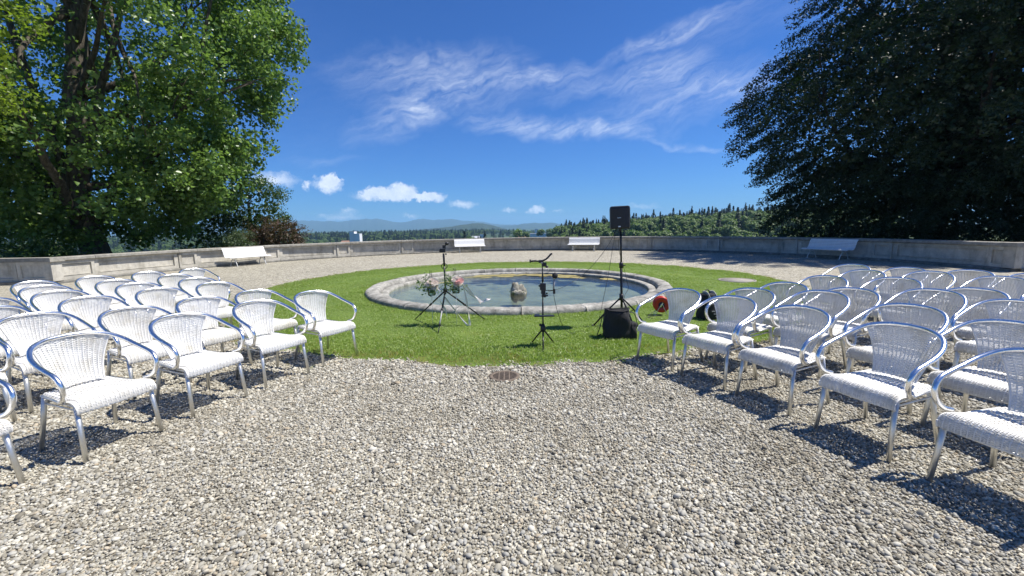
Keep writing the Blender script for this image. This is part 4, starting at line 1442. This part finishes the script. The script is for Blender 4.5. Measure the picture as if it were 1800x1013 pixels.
# ------------------------------------------------------------------ loudspeaker on its stand
def build_speaker():
    bx, by = 1.70, 6.50
    tilt = -.028
    s = empty('speaker_stand', (bx, by, .03))
    tag(s, 'tall black tripod stand carrying the loudspeaker beside the basin', 'stand')
    MB().tube([(0, 0, .12), (tilt * .9, 0, .95)], .019, 10).build('lower_pole', M['black_metal'], s)
    MB().tube([(tilt * .9, 0, .95), (tilt * 1.5, 0, 1.50)], .0145, 10).build('upper_pole', M['black_metal'], s)
    MB().lathe([(.001, -.04), (.03, -.04), (.032, .03), (.02, .05), (.001, .05)], 12, (tilt * .9, 0, .95)).build('collar', M['black'], s)
    MB().lathe([(.001, -.05), (.033, -.05), (.033, .05), (.001, .05)], 12, (tilt * .45, 0, .46)).build('leg_hub', M['black'], s)
    MB().lathe([(.001, -.03), (.030, -.03), (.030, .03), (.001, .03)], 12, (tilt * .1, 0, .13)).build('brace_hub', M['black'], s)
    MB().tube([(tilt * .9, 0, .95), (tilt * .9 + .06, -.02, .95)], .010, 8).build('knob', M['black'], s)
    for fx, fy in ((-.45, .02), (.40, .14), (.10, -.42)):
        lg = MB().tube([(tilt * .45, 0, .46), (fx * .5, fy * .5, .25), (fx, fy, -.005)], .0125, 8).build('leg', M['black_metal'], s)
        MB().lathe([(.001, 0), (.019, 0), (.019, .035), (.001, .04)], 10, (fx, fy, -.012)).build('rubber_foot', M['black'], lg)
        MB().tube([(0, 0, .13), (fx * .5, fy * .5, .245)], .006, 6).build('brace', M['black_metal'], s)
    k = empty('loudspeaker', (bx + tilt * 1.5 - .015, by - .01, 1.535))
    k.rotation_euler = (0, R(-1.6), R(-14))
    tag(k, 'small black wedge-shaped loudspeaker on top of the tall tripod stand', 'speaker')
    # body: five-sided plan, slightly narrower at the back
    plan = [(-.135, -.10), (.135, -.10), (.150, -.03), (.085, .14), (-.085, .14), (-.150, -.03)]
    vs = []; fs = []
    for z, sc in ((0, .93), (.018, 1), (.30, 1), (.325, .95), (.335, .86)):
        vs += [(x * sc, y * sc, z) for x, y in plan]
    n = len(plan)
    for r in range(4):
        for i in range(n):
            fs.append((r * n + i, r * n + (i + 1) % n, (r + 1) * n + (i + 1) % n, (r + 1) * n + i))
    fs += [tuple(reversed(range(n))), tuple(range(4 * n, 5 * n))]
    MB().add(vs, fs).build('cabinet', M['black'], k)
    g = MB()
    vs = []; fs = []
    for i in range(13):
        x = -.130 + .26 * i / 12
        for j, z in enumerate((.022, .10, .20, .298)):
            vs.append((x, -.102 - .020 * (1 - (x / .13) ** 2), z))
    for i in range(12):
        for j in range(3):
            a = i * 4 + j
            fs.append((a, a + 4, a + 5, a + 1))
    g.add(vs, fs, True).build('grille', M['grille'], k)
    cu = bpy.data.curves.new('logo', 'FONT'); cu.body = 'BOSE'; cu.size = .021; cu.extrude = .0012; cu.align_x = 'CENTER'; cu.shear = .25; cu.space_character = 1.15
    tmp = bpy.data.objects.new('logo_tmp', cu)
    me = bpy.data.meshes.new_from_object(tmp); bpy.data.objects.remove(tmp)
    me.materials.append(M['chrome'])
    link('logo', me, k, loc=(-.01, -.1235, .155), rot=(R(90), 0, 0))
    MB().box((-.008, -.122, .034), (.034, .006, .016)).build('label_plate', M['white_plastic'], k)
    MB().lathe([(.001, -.04), (.022, -.04), (.022, .004), (.001, .004)], 12).build('pole_socket', M['black'], k)

    def cable(name, pts, label, r=.0032):
        tag(MB().tube(catmull(pts, 8), r, 5).build(name, M['black']), label, 'cable')
    zx = bx + tilt * 1.5
    cable('cable', [(zx - .07, by + .02, 1.53), (zx - .11, by + .06, 1.2), (zx - .16, by + .10, .8), (zx - .25, by + .12, .30), (zx - .30, by + .06, .06), (zx - .22, by - .06, .045), (zx - .02, by - .12, .045)], 'thin black cable hanging from the loudspeaker straight down to the lawn')
    cable('cable', [(zx - .05, by + .04, 1.53), (zx - .20, by + .05, 1.25), (zx - .50, by - .10, .93), (zx - .85, by - .45, .76), (zx - 1.14, by - .92, .745), (.47, 5.50, .765)], 'thin black cable swinging from the loudspeaker to the microphone stand')
    cable('cable', [(zx + .0, by + .03, 1.52), (zx - .02, by + .03, 1.25), (bx + .02, by + .03, .95), (bx + .07, by + .02, .75), (bx + .09, by, .62), (bx + .03, by - .02, .50), (bx + .06, by, .30), (bx + .22, by - .02, .22), (bx + .30, by - .05, .05), (bx + .52, by + .45, .045), (2.52, 7.14, .06)], 'black power cable winding down the stand towards the red reel')


build_speaker()


# ------------------------------------------------------------------ microphone stand
def build_mic():
    s = empty('microphone_stand', (.40, 5.50, .03))
    tag(s, 'black microphone stand with phone clamp on top and a small tray', 'stand')
    for fx, fy in ((-.145, .13), (.15, .12), (-.02, -.28)):
        lg = MB().tube([(0, 0, .225), (fx * .5, fy * .5, .115), (fx, fy, .004)], [.012, .011, .009], 8).build('leg', M['black_metal'], s)
        MB().blob((fx, fy, .004), (.013, .013, .012), 8, 6).build('rubber_foot', M['black'], lg)
    MB().lathe([(.001, -.05), (.03, -.05), (.037, -.02), (.03, .03), (.016, .055), (.001, .055)], 14, (0, 0, .235)).build('leg_hub', M['black'], s)
    MB().blob((-.035, 0, .275), (.018, .014, .02), 8, 6).build('knob', M['black'], s)
    MB().tube([(0, 0, .06), (0, 0, .60)], .0105, 10).build('lower_pole', M['black_metal'], s)
    MB().tube([(0, 0, .60), (-.004, 0, 1.10)], .0075, 10).build('upper_pole', M['black_metal'], s)
    t = MB().box((.015, -.01, .40), (.26, .17, .016), Matrix.Rotation(R(-8), 3, 'X')).build('tray', M['black'], s)
    MB().box((.03, -.075, .408), (.11, .012, .014)).build('tray_edge', M['grey_plastic'], t)
    MB().box((-.075, 0, .405), (.06, .10, .02)).build('tray_clip', M['black'], t)
    # receiver box strapped to the pole
    b = MB()
    b.box((0, -.02, .79), (.075, .06, .085)); b.box((.005, -.02, .72), (.055, .05, .05))
    b.box((.01, -.035, .675), (.05, .05, .04), Matrix.Rotation(R(15), 3, 'Y'))
    bo = b.build('receiver', M['black'], s)
    for q, (x, z) in enumerate(((.05, .70), (.055, .672), (.035, .665), (-.045, .80))):
        MB().blob((x, -.03, z), (.013, .013, .013), 8, 6).build('knob', M['black'], bo)
    MB().lathe([(.001, -.03), (.014, -.03), (.012, .05), (.006, .08), (.001, .08)], 10, (0, 0, .88)).build('clutch', M['black'], s)
    MB().tube([(.02, -.02, .735), (.06, -.03, .742), (.135, -.03, .738)], .005, 6).build('side_arm', M['black_metal'], s)
    mc = empty('microphone', (.545, 5.47, .765))
    tag(mc, 'round black windscreen microphone in a grey clip beside the stand', 'microphone')
    MB().box((0, 0, -.01), (.03, .03, .06)).build('clip', M['black'], mc)
    MB().tube([(-.006, 0, .01), (-.004, 0, .07), (.006, .0, .16)], [.010, .012, .016], 10).build('handle', M['grey_plastic'], mc)
    MB().blob((.012, 0, .195), (.038, .038, .042), 14, 10).build('windscreen', M['fabric'], mc)
    MB().lathe([(.001, -.005), (.019, -.005), (.019, .008), (.001, .008)], 12, (.007, 0, .158)).build('collar', M['chrome'], mc)
    # phone clamp
    c = MB()
    c.tube([(-.15, 0, 1.118), (-.09, 0, 1.122), (-.02, 0, 1.115)], .012, 7); c.box((-.16, 0, 1.122), (.016, .04, .04))
    c.tube([(-.01, 0, 1.115), (.05, 0, 1.145), (.10, 0, 1.195)], .012, 7); c.box((.108, 0, 1.205), (.034, .04, .022), Matrix.Rotation(R(-35), 3, 'Y'))
    c.box((-.02, 0, 1.115), (.06, .05, .035))
    cl = c.build('phone_clamp', M['black'], s)
    MB().box((.02, 0, 1.075), (.06, .045, .05)).build('clamp_joint', M['black'], cl)
    MB().blob((.055, -.01, 1.045), (.022, .016, .016), 8, 6).build('clamp_knob', M['black'], cl)
    MB().box((-.012, -.03, 1.098), (.022, .012, .014)).build('clamp_badge', M['grey_plastic'], cl)
    cab = MB().tube(catmull([(.542, 5.47, .73), (.548, 5.46, .66), (.60, 5.50, .45), (.68, 5.62, .25), (.80, 5.85, .10), (.93, 6.10, .045), (1.10, 6.22, .042), (1.4, 6.45, .042)], 8), .0034, 5).build('cable', M['black'])
    tag(cab, 'thin black cable running from the microphone down onto the lawn', 'cable')


build_mic()


# ------------------------------------------------------------------ camera tripod, bouquets
def build_tripod():
    s = empty('camera_tripod', (-1.08, 6.83, .03))
    tag(s, 'black tripod with small camera head, behind the two bouquets', 'tripod')
    for fx, fy in ((-.03, -.67), (-.62, .38), (.64, .26)):
        h0 = Vector((0, 0, .56)); h1 = Vector((fx, fy, -.005))
        m = h0 + (h1 - h0) * .45; m2 = h0 + (h1 - h0) * .78
        lg = MB().tube([h0, m], .0135, 8).build('leg', M['black_metal'], s)
        MB().tube([m, m2], .0105, 8).build('leg_section', M['grey_plastic'] if fy < -.5 else M['black_metal'], lg)
        MB().tube([m2, h1], .008, 8).build('leg_section', M['black_metal'], lg)
        MB().tube([m - (h1 - h0) * .025, m + (h1 - h0) * .025], .018, 8).build('leg_lock', M['black'], lg)
        MB().tube([m2 - (h1 - h0) * .02, m2 + (h1 - h0) * .02], .015, 8).build('leg_lock', M['black'], lg)
    MB().lathe([(.001, -.04), (.03, -.04), (.035, 0), (.02, .035), (.001, .035)], 12, (0, 0, .575)).build('leg_hub', M['black'], s)
    MB().tube([(0, 0, .50), (.0, 0, .96)], .0135, 10).build('centre_column', M['black_metal'], s)
    MB().tube([(.0, 0, .96), (-.005, 0, 1.16)], .016, 10).build('upper_column', M['black'], s)
    ring = [(.045 * math.cos(a), 0, .955 + .045 * math.sin(a)) for a in [2 * math.pi * k / 16 for k in range(17)]]
    MB().tube(ring, .006, 6, caps=False).build('hanging_loop', M['black'], s)
    h = MB().box((-.015, 0, 1.205), (.085, .06, .06)).build('camera_head', M['black'], s)
    MB().box((-.05, -.01, 1.20), (.03, .05, .035)).build('lens', M['black'], h)
    MB().box((.01, 0, 1.265), (.05, .04, .05)).build('pan_head', M['black'], h)
    MB().blob((.055, 0, 1.315), (.034, .03, .026), 10, 7, .05, 2).build('handle_grip', M['black'], h)
    MB().tube([(.01, 0, 1.26), (.05, 0, 1.31)], .010, 7).build('handle', M['black'], h)
    MB().blob((.035, -.01, 1.15), (.016, .014, .014), 8, 6).build('knob', M['black'], s)

    def bouquet(x, y, z, seed, label_b, label_v, pink, rib):
        r_ = random.Random(seed)
        v = empty('stake_vase', (x, y, .03))
        tag(v, label_v, 'vase')
        MB().tube([(0, 0, -.05), (.004, 0, z - .19)], .0035, 6).build('stake', M['iron_white'], v)
        MB().lathe([(.001, .0), (.055, 0), (.060, .012), (.060, .11), (.052, .125), (.056, .135)], 18, (.004, 0, z - .19)).build('jar', M['glass'], v)
        MB().lathe([(.001, .004), (.052, .004), (.056, .06), (.001, .06)], 16, (.004, 0, z - .19)).build('jar_water', M['water'], v)
        tubes = MB()
        for q in (-.012, .012):
            tubes.tube([(q, 0, z + .10), (q, 0, z + .215)], .0035, 6)
        tubes.build('hanger_rod', M['black'], v)
        b = empty('bouquet', (x, y, z)); b.scale = (1.18, 1.18, 1.18)
        tag(b, label_b, 'bouquet')
        st = MB()
        for q in range(14):
            st.tube([(r_.uniform(-.02, .02), r_.uniform(-.02, .02), -.10), (r_.uniform(-.05, .05), r_.uniform(-.05, .05), .03)], .0025, 4)
        st.build('stems', M['leaf_mid'], b)
        # greenery mostly on the left
        n = 120
        p = rng.normal(0, 1, (n, 3)) * np.array([.055, .06, .055]) + np.array([-.085, 0, .02])
        g = link('greenery', leaf_mesh('greenery', p, rng.normal(0, 1, (n, 3)) + np.array([0, -.6, .6]), rng.uniform(.022, .05, n), M['sprig'], .55), b); g['kind'] = 'stuff'
        n = 90
        p = rng.normal(0, 1, (n, 3)) * np.array([.06, .06, .03]) + np.array([0, 0, -.055])
        g = link('greenery', leaf_mesh('greenery', p, rng.normal(0, 1, (n, 3)) + np.array([0, -.8, .2]), rng.uniform(.025, .05, n), M['sprig'], .55), b); g['kind'] = 'stuff'
        k = 0
        for q in range(18):
            a = r_.uniform(0, 6.28); rr = r_.uniform(0, 1) ** .6
            c = Vector((.03 + .070 * rr * math.cos(a), -.07 + r_.uniform(-.03, .03), .03 + .060 * rr * math.sin(a)))
            m = M['petal_pink'] if (pink and r_.random() < .45) else M['petal_white']
            fl = MB()
            R0 = r_.uniform(.034, .050)
            ax = Vector((c.x * 2, -1, .5 + c.z)).normalized()
            e1 = ax.orthogonal().normalized(); e2 = ax.cross(e1)
            for ring_, (rn, cnt, tip) in enumerate(((1.0, 7, .55), (.68, 6, .8), (.36, 4, 1.0))):
                for w in range(cnt):
                    th = 2 * math.pi * w / cnt + ring_ * .5
                    d = e1 * math.cos(th) + e2 * math.sin(th); sd = ax.cross(d)
                    r1 = R0 * rn
                    vs = [c, c + d * r1 * .6 + sd * r1 * .5 + ax * R0 * tip * .4, c + d * r1 + ax * R0 * tip * .75, c + d * r1 * .6 - sd * r1 * .5 + ax * R0 * tip * .4]
                    fl.add(vs, [(0, 1, 2), (0, 2, 3)], True)
            fl.build('flower', m, b)
        for pts in rib:
            c = catmull(pts, 8)
            vs = []; fs = []
            for i, q in enumerate(c):
                w = .014 * (1 - .25 * math.sin(i * .4))
                tw = i * .16 + seed
                d = Vector((math.cos(tw) * .8, .35, math.sin(tw))).normalized() * w
                vs += [q - d, q + d]
            for i in range(len(c) - 1):
                fs.append((2 * i, 2 * i + 1, 2 * i + 3, 2 * i + 2))
            MB().add(vs, fs, True).build('ribbon', M['ribbon'], b)
    bouquet(-1.30, 6.80, .68, 1, 'cream flower bouquet with green leaves left of the tripod leg', 'glass jar on a thin stake holding the cream bouquet', False,
            [[(.06, -.05, 0), (.16, -.07, -.10), (.24, -.08, -.22), (.33, -.1, -.33), (.46, -.12, -.50), (.58, -.14, -.62)],
             [(.05, -.06, -.02), (.12, -.09, -.18), (.20, -.10, -.33), (.22, -.11, -.45)]])
    bouquet(-.90, 6.74, .72, 2, 'pink and cream flower bouquet with long ribbons right of the tripod', 'glass jar on a thin stake holding the pink bouquet', True,
            [[(.08, -.05, .02), (.15, -.06, -.04), (.22, -.07, -.12), (.29, -.07, -.19), (.35, -.06, -.25), (.42, -.08, -.22), (.47, -.07, -.21)],
             [(.08, -.05, .0), (.16, -.06, -.10), (.25, -.07, -.18), (.31, -.06, -.23), (.34, -.05, -.27)],
             [(.11, -.05, -.02), (.14, -.06, -.18), (.17, -.06, -.36), (.18, -.07, -.50), (.19, -.06, -.66)]])


build_tripod()


# ------------------------------------------------------------------ bag, backpack, cable reel
def soft_bag(mb, c, w, d, h, taper, n=28, m=12, wr=.012, seed=0, pw=.45):
    """upright soft sack with rounded rectangular plan"""
    r_ = random.Random(seed)
    ph = [r_.uniform(0, 6) for _ in range(6)]
    vs = []; fs = []
    for j in range(m + 1):
        t = j / m
        k = 1 + (taper - 1) * t
        bulge = 1 + .05 * math.sin(math.pi * t)
        edge = 1 - .10 * max(0, .1 - t) / .1
        for i in range(n):
            a = 2 * math.pi * i / n
            cx = math.copysign(abs(math.cos(a)) ** pw, math.cos(a)); sy = math.copysign(abs(math.sin(a)) ** pw, math.sin(a))
            wv = wr * (math.sin(3 * a + ph[0] + 5 * t) + .7 * math.sin(7 * a + ph[1] - 8 * t) + .5 * math.sin(11 * t + ph[2] + 2 * a))
            vs.append((c[0] + (w / 2 * cx * k * bulge * edge) + wv * math.cos(a), c[1] + (d / 2 * sy * k * bulge * edge) + wv * math.sin(a), c[2] + h * t + wr * .6 * math.sin(2 * a + ph[3]) * t))
    for j in range(m):
        for i in range(n):
            fs.append((j * n + i, j * n + (i + 1) % n, (j + 1) * n + (i + 1) % n, (j + 1) * n + i))
    return vs, fs, n, m


def build_bags():
    b = empty('carry_bag', (1.46, 5.83, .03), R(-6))
    tag(b, 'open-topped black fabric carry bag standing at the foot of the speaker stand', 'bag')
    vs, fs, n, m = soft_bag(None, (0, 0, 0), .40, .27, .40, .78, seed=4, pw=.55)
    base = m * n
    for i in range(n):                                                # inside of the open top
        x, y, z = vs[base + i]; vs.append((x * .90, y * .88, z - .005))
    for i in range(n):
        x, y, z = vs[base + i]; vs.append((x * .86, y * .84, z - .07))
    for r in range(2):
        o0 = base + r * n; o1 = base + (r + 1) * n
        for i in range(n): fs.append((o0 + i, o0 + (i + 1) % n, o1 + (i + 1) % n, o1 + i))
    fs.append(tuple(range(base + 2 * n, base + 3 * n)))
    MB().add(vs, fs, True).build('sack', M['fabric'], b)
    rim = [vs[base + i] for i in range(n)] + [vs[base]]
    MB().tube(rim, .009, 6, caps=False).build('rim_piping', M['fabric'], b)
    v2, f2, n2, m2 = soft_bag(None, (.215, -.02, .0), .10, .17, .22, .8, 18, 8, .008, 5)
    f2.append(tuple(range(m2 * n2, m2 * n2 + n2)))
    MB().add(v2, f2, True).build('side_pocket', M['fabric'], b)
    MB().box((0.02, -.145, .20), (.012, .006, .36)).build('front_seam', M['fabric'], b)
    for s, pts in ((1, [(-.16, -.04, .36), (-.21, -.05, .30), (-.235, -.05, .18), (-.27, -.03, .04), (-.22, -.02, .05)]), (2, [(.17, .0, .36), (.24, .02, .33), (.27, .0, .22), (.30, -.02, .13)])):
        MB().tube(catmull(pts, 6), .013, 6, flat=.35).build('strap', M['fabric'], b)

    p = empty('backpack', (3.22, 6.92, .03), R(12))
    tag(p, 'grey and black backpack standing on the lawn behind the right chairs', 'backpack')
    v, f, n, m = soft_bag(None, (0, 0, 0), .34, .24, .42, .62, 26, 12, .010, 8, .6)
    f.append(tuple(range(m * n, m * n + n)))
    body = MB().add(v, f, True).build('body', M['fabric'], p)
    v, f, n, m = soft_bag(None, (-.02, -.13, .02), .26, .12, .27, .75, 22, 10, .008, 9, .6)
    f.append(tuple(range(m * n, m * n + n)))
    MB().add(v, f, True).build('front_pocket', M['fabric'], p)
    gp = MB()
    for x in (-.055, .075):
        gp.tube(catmull([(x, -.125, .26), (x + .01, -.10, .36), (x + .01, -.02, .435), (x, .06, .43)], 5), .030, 8, flat=.3)
    gp.build('grey_panel', M['fabric_grey'], p)
    MB().tube(catmull([(-.04, .02, .42), (-.03, .03, .47), (.03, .03, .47), (.04, .02, .42)], 5), .009, 6).build('carry_handle', M['fabric'], p)
    MB().tube(catmull([(.13, .02, .34), (.20, .0, .26), (.23, -.03, .14), (.24, -.06, .06)], 5), .016, 6, flat=.35).build('strap', M['fabric'], p)
    for q in range(3):
        MB().box((-.03 + q * .035, -.195, .16 - q * .045), (.05, .012, .012)).build('buckle', M['grey_plastic'], p)

    r = empty('cable_reel', (2.56, 7.22, .03), R(-12))
    tag(r, 'red cable reel on a wire frame standing on the lawn by the basin', 'cable reel')
    rot = Matrix.Rotation(R(90), 4, 'X')

    def disc(name, prof, mat, y):
        m = MB().lathe(prof, 28)
        m.v = [tuple((rot @ Vector(q)) + Vector((0, y, .20))) for q in m.v]
        return m.build(name, mat, r)
    disc('front_flange', [(.05, .0), (.05, .012), (.125, .012), (.135, .006), (.135, -.006), (.125, -.008), (.05, -.006), (.05, 0)], M['red'], -.06)
    disc('back_flange', [(.001, .008), (.125, .008), (.135, 0), (.125, -.008), (.001, -.008)], M['red'], .06)
    disc('wound_cable', [(.001, .05), (.10, .05), (.105, .04), (.10, .03), (.106, .02), (.10, .01), (.106, 0), (.10, -.01), (.106, -.02), (.10, -.03), (.105, -.04), (.001, -.05)], M['black'], 0)
    disc('socket_face', [(.001, .010), (.065, .008), (.068, 0), (.001, 0)], M['black'], -.062)
    MB().box((0, -.078, .20), (.018, .012, .085), Matrix.Rotation(R(25), 3, 'Y')).build('crank', M['chrome'], r)
    fr = MB()
    for y in (-.085, .085):
        fr.tube(catmull([(-.11, y, .004), (-.10, y, .02), (-.02, y, .19), (0, y, .21), (.02, y, .19), (.10, y, .02), (.11, y, .004)], 4), .006, 6)
    for x in (-.11, .11): fr.tube([(x, -.085, .006), (x, .085, .006)], .006, 6)
    fr.build('wire_frame', M['chrome'], r)
    tag(MB().tube(catmull([(2.47, 7.16, .14), (2.36, 7.1, .10), (2.28, 7.02, .05), (2.36, 6.9, .045), (2.6, 6.84, .045), (2.75, 6.95, .045), (3.1, 7.3, .045)], 8), .004, 5).build('cable', M['black']), 'black cable trailing in the grass beside the red reel', 'cable')


build_bags()


# ------------------------------------------------------------------ haze
def build_haze():
    m = bpy.data.materials.new('haze'); m.use_nodes = True
    nt = m.node_tree; nt.nodes.clear()
    out = N(nt, 'ShaderNodeOutputMaterial')
    v = N(nt, 'ShaderNodeVolumePrincipled')
    v.inputs['Color'].default_value = (.38, .67, 1.0, 1)
    v.inputs['Density'].default_value = 1.05e-4
    v.inputs['Anisotropy'].default_value = 0.1
    nt.links.new(v.outputs[0], out.inputs['Volume'])
    o = MB().box((0, 0, 90), (26000, 26000, 320)).build('haze', m)
    tag(o, 'thin blue summer haze over the far hills', 'haze', kind='stuff')


build_haze()
